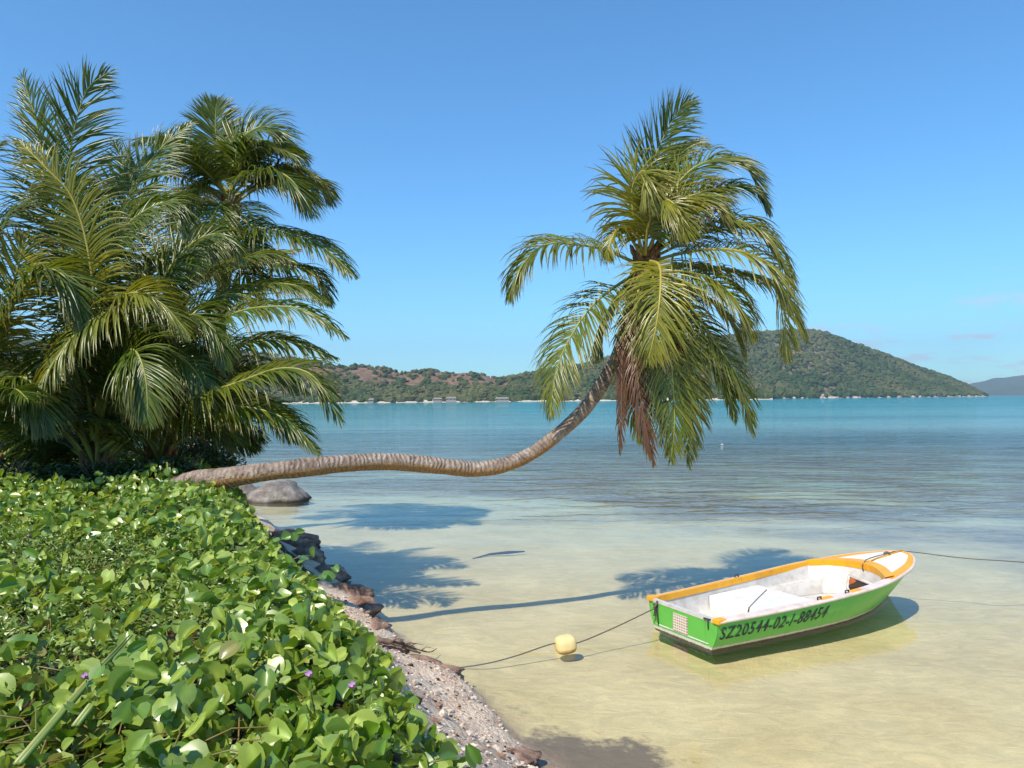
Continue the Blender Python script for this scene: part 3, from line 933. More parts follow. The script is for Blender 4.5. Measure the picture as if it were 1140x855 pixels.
crown_fibre(hero, O, P(718,288,9.4), Vector((0.1,0,1)), 0.13, 4, 20, 0.12)
rr = random.Random(5)
for i in range(5):
    c = P(706+rr.uniform(-6,28), 305+rr.uniform(-3,14), 9.25+rr.uniform(-.08,.2)) - O
    bm = bmesh.new(); bmesh.ops.create_uvsphere(bm, u_segments=16, v_segments=10, radius=0.075)
    for v in bm.verts: v.co.z *= 1.2
    me = bpy.data.meshes.new("coconut"); bm.to_mesh(me); bm.free(); me.materials.append(M['nut'])
    me.polygons.foreach_set("use_smooth", [True]*len(me.polygons))
    nut = bpy.data.objects.new("coconut", me); nut.location = c; nut.parent = hero; nut.rotation_euler = (rr.uniform(-.5,.5), rr.uniform(-.5,.5), 0); col.objects.link(nut)


def ground_z(x, y): return float(terrain(np.array([x]), np.array([y]))[0][0])


def bush_palm(basepx, D, specs, label, fill, seed, trunk=None, dft=None, spread=0.15, hub=None):
    b = P(basepx[0], basepx[1], D); b.z = ground_z(b.x, b.y) - 0.05
    root = empty("coconut_palm", tuple(b)); tag(root, label, "palm tree", "coconut palms crowded on the bank")
    O = Vector(root.location)
    rr = random.Random(seed)
    if trunk:
        hubp = P(*trunk)
        pts = [b - Vector((0,0,.2)), b.lerp(hubp, .35)+Vector((.15,0,0)), b.lerp(hubp, .7)+Vector((.1,0,0)), hubp]
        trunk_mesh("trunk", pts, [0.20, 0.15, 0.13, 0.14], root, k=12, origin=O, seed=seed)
        crown_fibre(root, O, hubp, (0,0,1), 0.12, seed, 26, 0.3)
    else:
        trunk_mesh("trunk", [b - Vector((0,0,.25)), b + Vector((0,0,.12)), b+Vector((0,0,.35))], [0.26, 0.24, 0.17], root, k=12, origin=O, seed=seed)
        crown_fibre(root, O, b + Vector((0,0,.35)), (0,0,1), 0.17, seed, 30, 0.25)
    d = dict(green=G1, yellow=0.13, rbase=0.032, width=0.031, nleaf=130, llk=1.2)
    d.update(dft or {})
    make_fronds(root, specs, O, d)
    # more fronds all round the same heart so the crown is full from every side
    hp = (P(*trunk) if trunk else b + Vector((0,0,.35)))
    for i in range(fill):
        az = i*2.399963 + rr.uniform(-.3,.3) + seed
        el = rr.uniform(0.35, 1.25) if not trunk else rr.uniform(0.1, 0.75); L = rr.uniform(2.0, 3.0) if not trunk else rr.uniform(2.3, 2.9)
        if dft and 'L' in dft: L = dft['L']
        hd = Vector((math.cos(az), math.sin(az), 0))
        if hd.y < -0.25: hd.y *= 0.4
        if hd.x > 0.3: L *= 0.8; el = max(el, 0.8)
        p0 = hp.copy(); pts = [p0 - O]; dr = (hd*math.cos(el)+Vector((0,0,math.sin(el))))
        for s in range(5):
            p0 = p0 + dr*L/5; pts.append(p0 - O); dr = (dr + Vector((0,0,-1))*0.26*(1+s*.25)).normalized()
        mb = MB(); frond_mesh(mb, pts, 0.78 if not trunk else 0.9, (0,0,1), nleaf=96, droop=0.8, green=G1, yellow=(rr.uniform(0,.15) if rr.random() < .8 else rr.uniform(.5,.9)), rbase=0.03, width=0.034, seed=seed*100+i, start=0.22)
        mb.build("frond", [M['frond'], M['rachis']], root)
    return root


# A: big clump palm in front, fronds rising from the ground
bush_palm((108,505), 9.3, [
 ([(108,480,9.3),(104,400,9.4),(88,300,9.4),(76,215,9.3),(81,152,9.2),(97,100,9.2),(122,80,9.2)], dict(ll=0.85, droop=0.4, up=(.6,-.8,.2), nleaf=96, start=0.3)),
 ([(104,485,9.3),(92,380,9.3),(70,280,9.2),(52,200,9.2),(40,134,9.2),(25,86,9.2)], dict(ll=0.8, droop=0.4, up=(-.2,-.9,.2), nleaf=96, start=0.3, yellow=.1)),
 ([(106,485,9.2),(110,400,8.9),(100,290,8.7),(81,222,8.6),(52,188,8.5),(22,158,8.5)], dict(ll=0.62, droop=0.8, up=(0,-.8,.6), yellow=0.55, start=0.3)),
 ([(108,488,9.2),(124,420,8.9),(140,360,8.6),(146,333,8.4),(128,343,8.2),(92,364,8.0),(55,410,7.9),(24,464,7.9)], dict(ll=0.60, droop=1.25, yellow=0.35, start=0.32, up=(0,-.6,1))),
 ([(112,488,9.2),(122,400,8.9),(128,350,8.6),(146,326,8.4),(180,338,8.3),(212,374,8.3)], dict(ll=0.60, droop=1.2, yellow=0.35, start=0.35, up=(0,-.6,1))),
 ([(112,503,9.2),(166,462,8.9),(214,443,8.7),(262,427,8.6),(313,410,8.5),(350,420,8.4),(378,468,8.4)], dict(ll=0.70, droop=1.0, yellow=0.2, start=0.25, up=(0,-.4,1), nleaf=96)),
 ([(112,495,9.4),(160,468,9.2),(210,460,9.0),(262,452,8.8),(317,466,8.6),(354,503,8.5)], dict(ll=0.60, droop=1.0, start=0.25, up=(0,-.4,1))),
 ([(112,490,9.5),(150,440,9.3),(200,392,9.2),(258,350,9.1),(313,341,9.0),(350,350,9.0),(384,374,9.0)], dict(ll=0.68, droop=1.15, start=0.22, up=(0,-.5,1), nleaf=96)),
 ([(112,490,9.6),(160,440,9.5),(215,402,9.4),(276,381,9.3),(324,381,9.2),(372,398,9.2)], dict(ll=0.62, droop=1.1, start=0.25, up=(0,-.5,1), yellow=.15)),
 ([(110,485,9.3),(108,380,9.2),(112,300,9.0),(130,262,8.9),(166,232,8.8),(198,226,8.8),(207,262,8.8)], dict(ll=0.70, droop=0.95, start=0.3, up=(.3,-.6,.8), yellow=.1)),
 ([(110,485,9.4),(114,360,9.5),(124,270,9.6),(150,205,9.7),(184,160,9.8),(212,138,9.9)], dict(ll=0.75, droop=0.6, start=0.3, up=(.2,-.8,.5))),
 ([(106,490,9.1),(120,440,8.7),(135,400,8.4),(150,390,8.1),(162,420,7.95),(165,470,7.9)], dict(ll=0.7, droop=1.0, start=0.3, up=(0,-1,.5))),
 ([(104,490,9.1),(96,430,8.8),(80,390,8.5),(66,400,8.3),(58,450,8.2)], dict(ll=0.62, droop=1.0, start=0.3, up=(0,-1,.5))),
 ([(112,490,9.3),(150,410,9.0),(185,370,8.9),(215,350,8.8),(240,372,8.7),(252,412,8.7)], dict(ll=0.62, droop=1.1, start=0.25, up=(.2,-.6,.8), yellow=.12)),
 ([(112,490,9.4),(140,400,9.4),(175,320,9.4),(215,270,9.4),(250,262,9.4),(270,290,9.4)], dict(ll=0.70, droop=0.9, start=.3, up=(.2,-.6,.8))),
 ([(112,490,9.5),(150,430,9.5),(195,370,9.5),(232,335,9.5),(270,328,9.5),(300,352,9.5)], dict(ll=0.62, droop=1.1, start=.25, up=(.2,-.6,.8))),
 ([(112,492,9.6),(160,455,9.6),(205,425,9.6),(255,408,9.6),(300,412,9.6),(340,436,9.6)], dict(ll=0.60, droop=1.1, start=.25, up=(.2,-.6,.8))),
 ([(108,490,9.1),(112,440,8.8),(110,395,8.6),(96,370,8.5),(78,385,8.4),(70,430,8.4)], dict(ll=0.60, droop=1.1, start=.3, up=(0,-.8,.6))),
 ([(110,490,9.3),(130,440,9.0),(160,400,8.8),(195,395,8.7),(222,420,8.6),(232,460,8.6)], dict(ll=0.60, droop=1.1, start=.3, up=(0,-.8,.6))),
 ], "broad low coconut palm with two tall upright fronds at the front of the bank clump", 14, 1)
# B: behind, on a trunk
bush_palm((212,500), 14.5, [
 ([(258,215,14.48),(246,180,14.48),(240,145,14.48),(241,112,14.48)], dict(ll=0.62, droop=0.35, up=(.3,-.9,.2))),
 ([(258,215,14.48),(262,170,14.35),(276,148,14.22),(300,142,14.22),(322,170,14.22)], dict(ll=0.72, droop=0.75, up=(0,-.7,.7))),
 ([(258,213,14.48),(270,190,14.22),(296,168,14.10),(322,170,13.97),(334,184,13.97)], dict(ll=0.66, droop=0.9)),
 ([(260,215,14.35),(278,200,13.97),(302,190,13.72),(326,202,13.59),(346,236,13.59)], dict(ll=0.78, droop=1.0)),
 ([(262,218,14.48),(295,204,14.48),(328,200,14.61),(354,204,14.61),(370,226,14.61)], dict(ll=0.62, droop=0.9)),
 ([(262,225,14.35),(278,250,14.10),(313,258,13.97),(355,272,13.84),(394,306,13.72)], dict(ll=0.70, droop=1.15, nleaf=90)),
 ([(260,230,14.35),(280,280,14.10),(313,294,13.97),(350,303,13.97),(369,338,13.97)], dict(ll=0.62, droop=1.1)),
 ([(256,230,14.22),(262,290,13.84),(285,312,13.72),(325,314,13.59),(364,334,13.59)], dict(ll=0.66, droop=1.1)),
 ([(254,232,14.22),(225,300,13.72),(250,296,13.46),(290,282,13.21),(330,278,13.21)], dict(ll=0.62, droop=0.9, yellow=.2)),
 ([(254,218,14.35),(236,204,14.22),(216,214,14.10),(196,250,13.97)], dict(ll=0.66, droop=1.0)),
 ([(254,214,14.48),(226,180,14.48),(200,158,14.48),(178,162,14.48)], dict(ll=0.62, droop=0.8)),
 ([(254,222,14.10),(240,236,13.72),(228,270,13.46),(225,310,13.46)], dict(ll=0.66, droop=1.0, up=(0,-1,.4), yellow=.15)),
 ], "coconut palm behind the clump, its round crown against the sky nearest the leaning palm", 10, 2, dft=dict(llk=1.5, width=.042, rbase=.036), trunk=(257,232,14.48))
# C: at the left edge of the view
bush_palm((-22,515), 8.6, [
 ([(-20,490,8.6),(-10,420,8.6),(8,340,8.5),(22,290,8.4),(26,262,8.4)], dict(ll=0.62, droop=0.4, up=(.2,-.9,.2), yellow=.7, start=.45, nleaf=60)),
 ([(-20,490,8.6),(-8,400,8.3),(20,330,8.2),(52,300,8.1),(78,316,8.0),(92,360,8.0)], dict(ll=0.78, droop=0.9, start=.3)),
 ([(-24,490,8.6),(-30,380,8.6),(-15,290,8.5),(12,240,8.5),(42,228,8.5)], dict(ll=0.8, droop=0.7, start=.3)),
 ([(-22,490,8.6),(0,440,8.3),(24,420,8.1),(44,440,8.0),(52,480,8.0)], dict(ll=0.6, droop=1.1, start=.3)),
 ([(-24,490,8.6),(-50,360,8.6),(-50,260,8.6),(-30,190,8.6),(0,160,8.6)], dict(ll=0.75, droop=0.6, start=.3)),
 ], "coconut palm cut off by the left edge with one bright yellow-green young frond", 8, 3)
# D: low palm between A and B
bush_palm((178,500), 10.6, [
 ([(178,480,10.6),(172,380,10.6),(165,300,10.5),(150,220,10.5),(128,158,10.5)], dict(ll=0.7, droop=0.8, start=.3)),
 ([(178,480,10.6),(190,390,10.4),(205,330,10.2),(240,300,10.1),(295,283,10.0),(326,290,10.0)], dict(ll=0.75, droop=0.9, start=.3, yellow=.2)),
 ([(180,480,10.6),(200,400,10.4),(240,340,10.2),(285,318,10.0),(330,318,9.9),(362,338,9.9)], dict(ll=0.7, droop=1.1, start=.3)),
 ([(180,480,10.6),(210,450,10.5),(250,440,10.4),(300,455,10.3),(330,490,10.2)], dict(ll=0.6, droop=1.1, start=.3)),
 ([(180,490,10.6),(205,478,10.5),(240,474,10.4),(285,500,10.3)], dict(ll=0.5, droop=1.1, start=.3)),
 ([(178,480,10.6),(182,400,10.4),(186,330,10.2),(200,280,10.0),(222,262,10.0),(240,290,10.0)], dict(ll=0.75, droop=0.9, start=.3)),
 ([(178,480,10.6),(170,400,10.3),(160,330,10.1),(170,290,9.9),(190,300,9.8),(200,340,9.8)], dict(ll=0.7, droop=0.9, start=.3)),
 ], "low coconut palm wedged between the front palm and the round crown behind it", 16, 4)


# ------------------------------------------------------------------ leaf scatter
def leaf_template(bilobed=True):
    rows = 5; cols = (-1, -0.5, 0, 0.5, 1)
    y = np.array([0.0, 0.22, 0.46, 0.70, 0.90])
    w = np.array([0.10, 0.36, 0.47, 0.42, 0.20]) if bilobed else np.array([0.04, 0.20, 0.25, 0.17, 0.02])
    v = []
    for i in range(rows):
        for c in cols:
            yy = y[i] + (0.06*abs(c) if (bilobed and i >= 3) else 0) - (0.08*abs(c) if i == 0 and bilobed else 0)
            if bilobed and i == 4 and c == 0: yy -= 0.07
            v.append((c*w[i], yy, 0))
    f = []
    for i in range(rows-1):
        for j in range(4):
            a = i*5+j; f.append((a, a+1, a+6, a+5))
    return np.array(v), np.array(f)


def scatter_leaves(name, pos, size, tilt, az, mat, cols, tpl, r, fold=(0.15, 1.25), label=None, cat=None, kind='stuff', parent=None):
    N = len(pos)
    tv, tf = tpl
    fo = r.uniform(fold[0], fold[1], N)[:, None]; be = r.uniform(-0.5, 0.25, N)[:, None]; cu = r.uniform(-0.3, 0.5, N)[:, None]
    x = tv[None, :, 0]; y = tv[None, :, 1]
    z = np.abs(x)*fo + be*y*y - cu*x*x*2
    x2 = x*np.sqrt(1/(1+fo*fo*0.6))
    L = np.stack([x2*np.ones_like(z), y*np.ones_like(z) - 0.35, z], -1)  # centre roughly on the leaf
    spin = r.uniform(0, 2*np.pi, N)
    cs, sn = np.cos(spin)[:, None], np.sin(spin)[:, None]
    L = np.stack([L[...,0]*cs - L[...,1]*sn, L[...,0]*sn + L[...,1]*cs, L[...,2]], -1)
    ct, st = np.cos(tilt)[:, None], np.sin(tilt)[:, None]            # tip the leaf about x ...
    L = np.stack([L[...,0]*ct + L[...,2]*st, L[...,1], -L[...,0]*st + L[...,2]*ct], -1)
    ca_, sa = np.cos(az)[:, None], np.sin(az)[:, None]               # ... toward azimuth az
    L = np.stack([L[...,0]*ca_ - L[...,1]*sa, L[...,0]*sa + L[...,1]*ca_, L[...,2]], -1)
    V_ = L*size[:, None, None] + pos[:, None, :]
    Fq = (tf[None] + (np.arange(N)*len(tv))[:, None, None]).reshape(-1, 4)
    mid = (np.abs(tv[:, 0]) < 1e-6)[None, :, None]
    tn = cols[:, None, :] * np.where(mid, 1.35, 1.0)
    tn = np.concatenate([tn, np.ones((N, len(tv), 1))], -1)
    o = np_mesh(name, V_.reshape(-1, 3), Fq, mat, tint=tn.reshape(-1, 4), parent=parent)
    if label: tag(o, label, cat, kind=kind)
    return o


r = np.random.default_rng(5)
# candidate points: denser near the camera
cand = []
def box_pts(x0, x1, y0, y1, dens):
    n = int((x1-x0)*(y1-y0)*dens)
    return np.stack([r.uniform(x0, x1, n), r.uniform(y0, y1, n)], -1)
cand = np.concatenate([box_pts(-7, 2.0, -0.5, 4.5, 1050), box_pts(-10, 1.0, 4.5, 13.5, 520)])
keep = cand[:, 0] > -0.80*cand[:, 1] - 1.6
cand = cand[keep]
z_, dw_, dc_ = terrain(cand[:, 0], cand[:, 1])
edge = dc_ + (fbm(cand[:,0]*1.1, cand[:,1]*1.1, 3, 77)-0.5)*0.7
inm = (edge > -0.68) & (dw_ > 0.9)
# thinning over the edge, with stragglers
pr = np.clip((edge + 0.68)/0.35, 0, 1)
inm &= r.random(len(cand)) < pr
inm &= (np.hypot(cand[:,0], cand[:,1]) > 0.95)
cand = cand[inm]; z_ = z_[inm]; edge = edge[inm]
x, y = cand[:, 0], cand[:, 1]
canopy = 0.24 + 0.26*(fbm(x*1.6, y*1.6, 3, 40)-0.5) + 0.30*(fbm(x*5, y*5, 2, 41)-0.5)
canopy *= np.clip((edge+0.9)/0.9, 0.35, 1)
hfrac = r.beta(2.4, 1.3, len(x))
patch = fbm(x*0.9, y*0.9, 3, 60)
smallzone = (patch > 0.54) & (y < 5.5)
keep = ~(smallzone & (r.random(len(x)) < 0.80))
zl = z_ + canopy*hfrac
size = r.uniform(0.038, 0.084, len(x)) * (0.8 + 0.35*hfrac) * (1 + 0.12*np.clip((y-3)/4, 0, 1))
sunaz = math.atan2(SUN.y, SUN.x)
tilt = np.clip(np.abs(r.normal(0.95, 0.45, len(x))), 0, 1.7); az = np.where(r.random(len(x)) < 0.5, sunaz + r.normal(0, 1.1, len(x)), r.uniform(0, 6.28, len(x)))
g = r.random(len(x))[:, None]
cA = np.array([0.080, 0.165, 0.010]); cB = np.array([0.350, 0.420, 0.085]); cols = cA + (cB-cA)*g**1.3
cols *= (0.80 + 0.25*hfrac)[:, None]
yel = r.random(len(x)) < 0.012
cols[yel] = np.array([0.22, 0.21, 0.05])
m = keep
scatter_leaves("beach_creeper", np.stack([x, y, zl], -1)[m], size[m], tilt[m], az[m], M['cover'], cols[m], leaf_template(True), r,
               label="thick mat of glossy round-leaved beach creeper covering the bank", cat="ground cover")
print("creeper leaves", int(m.sum()))
# fine-leaved weed showing between the creeper
n = 60000
wx_ = r.uniform(-4.5, 0.6, n); wy_ = r.uniform(0.9, 6.0, n)
zz, dd, dc2 = terrain(wx_, wy_)
pt = fbm(wx_*0.9, wy_*0.9, 3, 60)
mm = (dc2 > -0.1) & (wx_ > -0.8*wy_-0.6) & (pt > 0.50) & (np.hypot(wx_, wy_) > 1.0)
wx_, wy_, zz = wx_[mm], wy_[mm], zz[mm]; n = len(wx_)
g = r.random(n)[:, None]
scatter_leaves("fine_weed", np.stack([wx_, wy_, zz + r.uniform(0.03, 0.25, n)], -1), r.uniform(0.018, 0.042, n), np.abs(r.normal(0.6, .4, n)), r.uniform(0, 6.28, n),
               M['cover'], np.array([0.10,0.17,0.02]) + g*np.array([0.12,0.12,0.03]), leaf_template(False), r, label="low fine-leaved weed growing through gaps in the beach creeper", cat="weed")
# runners: thin vines
mb = MB(); rr = random.Random(9)
for i in range(420):
    yy = rr.uniform(1.2, 8.5) if rr.random() < .6 else rr.uniform(1.2, 4); xx = rr.uniform(-0.75*yy-0.3, 0.1)
    zc, d1, d2 = terrain(np.array([xx]), np.array([yy]))
    if d2[0] < 0.25: continue
    a = rr.uniform(0, 6.28); L = rr.uniform(.2, .7); pts = []
    for s in range(5):
        qx = xx+math.cos(a+s*.15)*L*s/4; qy = yy+math.sin(a+s*.15)*L*s/4
        pts.append((qx, qy, ground_z(qx, qy)+0.06+0.14*math.sin(s/4*3.1)))
    mb.tube(pts, 0.0028, k=4, c=(0.16+rr.uniform(0,.1), 0.17, 0.05, 1))
o = mb.build("creeper_stems", M['rachis']); tag(o, "thin tangled runners showing between the creeper leaves", "creeper stems", kind='stuff')

# straggling shoots that hang over the edge of the bank
mb_s = []
for i, (a, b, D) in enumerate([(352,618,5.2),(338,596,5.6),(378,640,4.6),(520,842,2.2)]):
    tip = P(a, b, D)
    e0 = tip + Vector((-0.35, -0.05, -0.12))
    ez = ground_z(e0.x, e0.y) + .05
    root = empty("creeper_shoot", tuple(e0)); O = Vector(e0)
    tag(root, ["young creeper shoot reaching out over the water from the middle of the bank edge", "small creeper shoot at the far end of the bank edge, nearest the grey boulder",
               "short creeper shoot hanging over the dark rocks on the bank edge", "low creeper shoot standing over the pale rubble at the bottom of the view"][i], "creeper shoot", "creeper shoots over the bank edge")
    mb = MB(); mb.tube([(-.1,0,-.1), (.1,0,.06), (.25,0.02,.12), tip-O], [.005,.004,.003,.002], k=5, c=(.2,.2,.06,1)); mb.build("stem", M['rachis'], root)
    n = 7; ps = np.array([[.05+.30*j/6*1.0 + r.uniform(-.02,.02), r.uniform(-.03,.03), .02+.12*j/6 + r.uniform(-.02,.04)] for j in range(n)])
    scatter_leaves("leaf_cluster", ps, r.uniform(.06,.085,n), np.abs(r.normal(.7,.3,n)), sunaz+r.normal(0,.9,n), M['cover'], np.tile([0.10,.19,.03],(n,1)), leaf_template(True), r, parent=root)

# pink flowers in the creeper
k = NT('pink_petal'); k.bsdf((0.45, 0.25, 0.45), 0.6, 0.2); M['petal'] = k.m
for (a, b, D, lab) in [(96, 754, 2.45, "small pink-lilac flower beside the cut palm stalks"), (33, 597, 5.0, "tiny lilac flower far back in the creeper at the left edge"),
                       (345, 752, 2.35, "lilac flower in the creeper near its right side, left of the other lilac flower"), (393, 764, 2.3, "purple flower in the creeper nearest the pale rubble bank")]:
    c = P(a, b, D)
    root = empty("creeper_flower", tuple(c)); tag(root, lab, "flower", "flowers in the creeper")
    mb = MB(); vs = [(0,0,-.015)]; 
    for j in range(15):
        th = j/15*6.283; rad = .012*(1+.18*math.cos(5*th)); vs.append((rad*math.cos(th), rad*math.sin(th)*.8, .012+.004*math.sin(5*th)))
    mb.add(vs, [(0, 1+j, 1+(j+1)%15) for j in range(15)]); p_ = mb.build("petals", M['petal'], root); p_.rotation_euler = (R(35), R(-20), 0)
    mb = MB(); mb.tube([(0,0,-.01),(0.0,0.01,-.06),(.01,.02,-.12)], .002, k=5, c=(.1,.18,.04,1)); mb.build("stem", M['rachis'], root)

# cut palm stalks lying on the creeper
for pts, lab, rad in [([(20,838,2.05),(74,787,2.35),(110,745,2.6),(146,707,2.85)], "longer cut pale-green palm stalk lying on the creeper", .009),
                 ([(84,797,2.25),(115,768,2.4),(150,741,2.6)], "shorter cut yellow-green palm stalk lying just right of the longer one", .008)]:
    w_ = [P(*q) for q in pts]; w_[0].z -= 0.03
    mb = MB(); O = w_[0]
    n = len(w_)
    for s, (ox, c) in enumerate(((-.006, (.34,.36,.12,1)), (.006, (.16,.26,.05,1)))):
        mb.tube([q-O+Vector((ox,0,0)) for q in w_], [rad*.9, rad, rad*.8, rad*.3][:n] if n == 4 else [rad*.9, rad, rad*.3], k=6, c=c)
    o = mb.build("cut_stalk", M['rachis']); o.location = O; tag(o, lab, "palm stalk", "cut palm stalks")

# dark bushes under the palms
def bush(px, py, D, wd, ht, seed, lab, n=2600):
    rr_ = np.random.default_rng(seed)
    c = P(px, py, D); c.z = ground_z(c.x, c.y)
    root = empty("undergrowth_bush", tuple(c)); tag(root, lab, "bush", "bushes under the palms")
    mb = MB(); q = random.Random(seed)
    for i in range(22):
        a = q.uniform(0, 6.28); l = q.uniform(.4, .95)
        mb.tube([(0,0,0), (math.cos(a)*wd*.25*l, math.sin(a)*wd*.2*l, ht*.45*l), (math.cos(a)*wd*.5*l, math.sin(a)*wd*.35*l, ht*.85*l)], [.014,.009,.004], k=5, c=(.10,.07,.04,1))
    mb.build("branches", M['rachis'], root)
    u = rr_.normal(size=(n, 3)); u /= np.linalg.norm(u, axis=1)[:, None]; rad = rr_.uniform(.35, 1, n)**.6
    pts = u*rad[:, None]*np.array([wd*.5, wd*.42, ht*.62]); pts[:, 2] = np.abs(pts[:, 2]) + 0.02
    pts *= (0.82 + 0.4*fbm(u[:,0]*3+seed, u[:,2]*3, 3, seed))[:, None]
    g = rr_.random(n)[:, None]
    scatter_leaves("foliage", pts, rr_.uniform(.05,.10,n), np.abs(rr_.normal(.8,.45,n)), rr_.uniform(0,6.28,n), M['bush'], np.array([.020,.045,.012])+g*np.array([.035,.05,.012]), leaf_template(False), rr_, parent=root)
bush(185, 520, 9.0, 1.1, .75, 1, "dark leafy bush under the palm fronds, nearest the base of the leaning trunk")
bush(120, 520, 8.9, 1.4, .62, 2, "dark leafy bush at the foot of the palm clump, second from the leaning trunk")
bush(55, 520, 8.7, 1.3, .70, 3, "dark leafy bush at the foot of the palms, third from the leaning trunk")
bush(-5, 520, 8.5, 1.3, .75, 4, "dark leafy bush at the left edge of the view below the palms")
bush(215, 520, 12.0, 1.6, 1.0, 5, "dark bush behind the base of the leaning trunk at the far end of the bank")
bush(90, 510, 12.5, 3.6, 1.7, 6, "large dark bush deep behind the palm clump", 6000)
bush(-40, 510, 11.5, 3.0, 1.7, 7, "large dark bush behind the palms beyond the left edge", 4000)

# ------------------------------------------------------------------ rocks on the shore
def zrock(px, py, z, dz, size, seed, mat, lab, cat="rock", group=None, name="shore_rock", rough=.35, rz=0.0):
    c = PZ(px, py, z)
    o = make_rock(name, (c.x, c.y, z+dz), (size[0], size[1], size[2]*(.75 if cat == 'rock' else 1)), seed, mat, 4, rough, rz); tag(o, lab, cat, group)
    return o
zrock(312, 556, 0.0, 0.08, (.85, .7, .44), 3, M['granite'], "smooth grey boulder in the shallows under the leaning trunk", "boulder", name="boulder", rough=.42)
zrock(262, 556, 0.0, 0.05, (.9, .8, .55), 4, M['granite'], "dark grey boulder half hidden behind the creeper, left of the larger boulder", "boulder", name="boulder", rough=.3)
zrock(220, 527, 0.0, 0.15, (.75, .7, .75), 8, M['granite'], "small pale boulder standing behind the base of the leaning trunk", "boulder", name="boulder", rough=.3)
G = "pink rocks along the waterline"
rl = [(540,842,.05,(.22,.17,.10),"flat pink rock at the waterline, nearest the bottom of the view but one"),
      (520,806,.08,(.24,.15,.09),"pale pink flat rock on the shore just above the two lowest ones"),
      (500,782,.13,(.15,.10,.09),"pale cream rock lying on the rubble by the water"),
      (468,748,.12,(.44,.26,.15),"largest rounded pink rock on the rubble bank, level with the rope's end"),
      (436,722,.12,(.22,.16,.13),"brown rock beside the driftwood root"),
      (416,700,.12,(.30,.18,.14),"pinkish rock on the shore just above the driftwood root"),
      (402,676,.09,(.36,.22,.16),"brown jagged rock at the water's edge where the trunk's shadow meets the shore"),
      (382,660,.10,(.40,.24,.20),"dark brown rock on the shaded edge of the bank"),
      (362,642,.10,(.42,.28,.24),"dark rock on the shaded bank edge in the middle of the row"),
      (341,622,.10,(.50,.32,.28),"dark rock below the overhanging creeper shoot"),
      (322,603,.10,(.60,.40,.32),"dark rock at the far end of the shaded bank edge"),
      (572,846,.05,(.20,.15,.11),"dark weathered rock at the waterline at the very bottom of the view")]
for i, (a, b, z, s, lab) in enumerate(rl):
    zrock(a, b, z, -0.01, s, 40+i, M['redrock'], lab, "rock", G, rough=.6, rz=i*.9)
# coral rubble
mbv = []; mbf = []; n = 2200; cnt = 0
rq = np.random.default_rng(3)
tV = []; tF = []; tC = []
for i in range(n*5):
    yy = rq.uniform(3.4, 9.5); xx = rq.uniform(-2.4, 1.6)
    z0, d1, d2 = terrain(np.array([xx]), np.array([yy]))
    if d1[0] < 0.02 or d1[0] > 1.25: continue
    s = rq.uniform(.005, .017) * (2.4 if rq.random() < .10 else 1)
    vv = ICO_V*(1+rq.uniform(-.3,.3,(len(ICO_V),1)))*np.array([s, s*rq.uniform(.5,1), s*rq.uniform(.4,.8)]) + np.array([xx, yy, z0[0]+s*.2])
    tF.append(ICO_F + cnt*len(ICO_V)); tV.append(vv); g = rq.random()
    c = np.array([.66,.57,.48]) if g < .66 else (np.array([.32,.20,.15]) if g < .86 else np.array([.08,.06,.05]))
    tC.append(np.tile(np.append(c*rq.uniform(.8,1.1), 1), (len(ICO_V), 1))); cnt += 1
    if cnt >= n: break
k = NT('coral_rubble'); n1 = k.noise(60, 4, vec=k.pos()); k.bsdf(k.mix(k.rng(n1, .35, .65), k.mix(1.0, k.tint(), (.55,.5,.46), 'MULTIPLY'), k.tint()), 0.95, 0.05); M['rub'] = k.m
o = np_mesh("coral_rubble", np.concatenate(tV), np.concatenate(tF), M['rub'], tint=np.concatenate(tC), smooth=False)
tag(o, "pale broken coral and pebbles strewn over the narrow shore below the creeper", "coral rubble", kind='stuff')

# driftwood roots
k = NT('driftwood'); n1 = k.noise(25, 5, 0.6, vec=k.map(k.obj(), (1,1,.3)))
k.bsdf(k.ramp(n1, [(0.3,(.07,.045,.035)),(0.7,(.28,.19,.14))]), .85, .2, k.bump(n1, .8, .01)); M['drift'] = k.m
def root_obj(pp, rad, lab, z):
    w_ = [PZ(a, b, zz) for (a, b), zz in zip(pp, z)]; O = w_[0]; mb = MB()
    pts, L = spline([tuple(q-O) for q in w_], 16)
    mb.tube([Vector(p) for p in pts], [rad*(1-.7*i/15)*(1+.2*math.sin(i*2.1)) for i in range(16)], k=7)
    for j in (5, 9):
        p = Vector(pts[j]); mb.tube([p, p+Vector((.06,-.04,.05)), p+Vector((.14,-.03,.03))], [rad*.5, rad*.3, rad*.12], k=5)
    o = mb.build("driftwood_root", M['drift']); o.location = O; tag(o, lab, "driftwood", "driftwood roots on the shore")
root_obj([(418,712),(440,716),(455,722),(468,727)], .035, "thick dark driftwood root lying on the rubble by the water", [.28,.22,.16,.10])
root_obj([(444,712),(452,718),(462,722),(478,726),(486,722)], .014, "thin curling driftwood root reaching into the water", [.28,.20,.10,.03,.01])
root_obj([(428,722),(431,735),(428,748),(436,752)], .030, "short upright driftwood stump in the rubble beside the creeper", [.40,.32,.26,.2])

k = NT('sodden_wood'); k.bsdf((.05,.035,.03), .8); M['dark_wood'] = k.m
# stick lying in the shallows and weed scraps
w_ = [PZ(526,622,-.16), PZ(545,617,-.14), PZ(566,615,-.12), PZ(584,614,-.14)]
mb = MB(); mb.tube([q-w_[0] for q in w_], [.008,.02,.03,.012], k=6, c=(1,1,1,1)); o = mb.build("sunken_stick", M['dark_wood']); o.location = w_[0]
tag(o, "short dark stick lying in the shallows between the palm shadows and the boat", "stick")

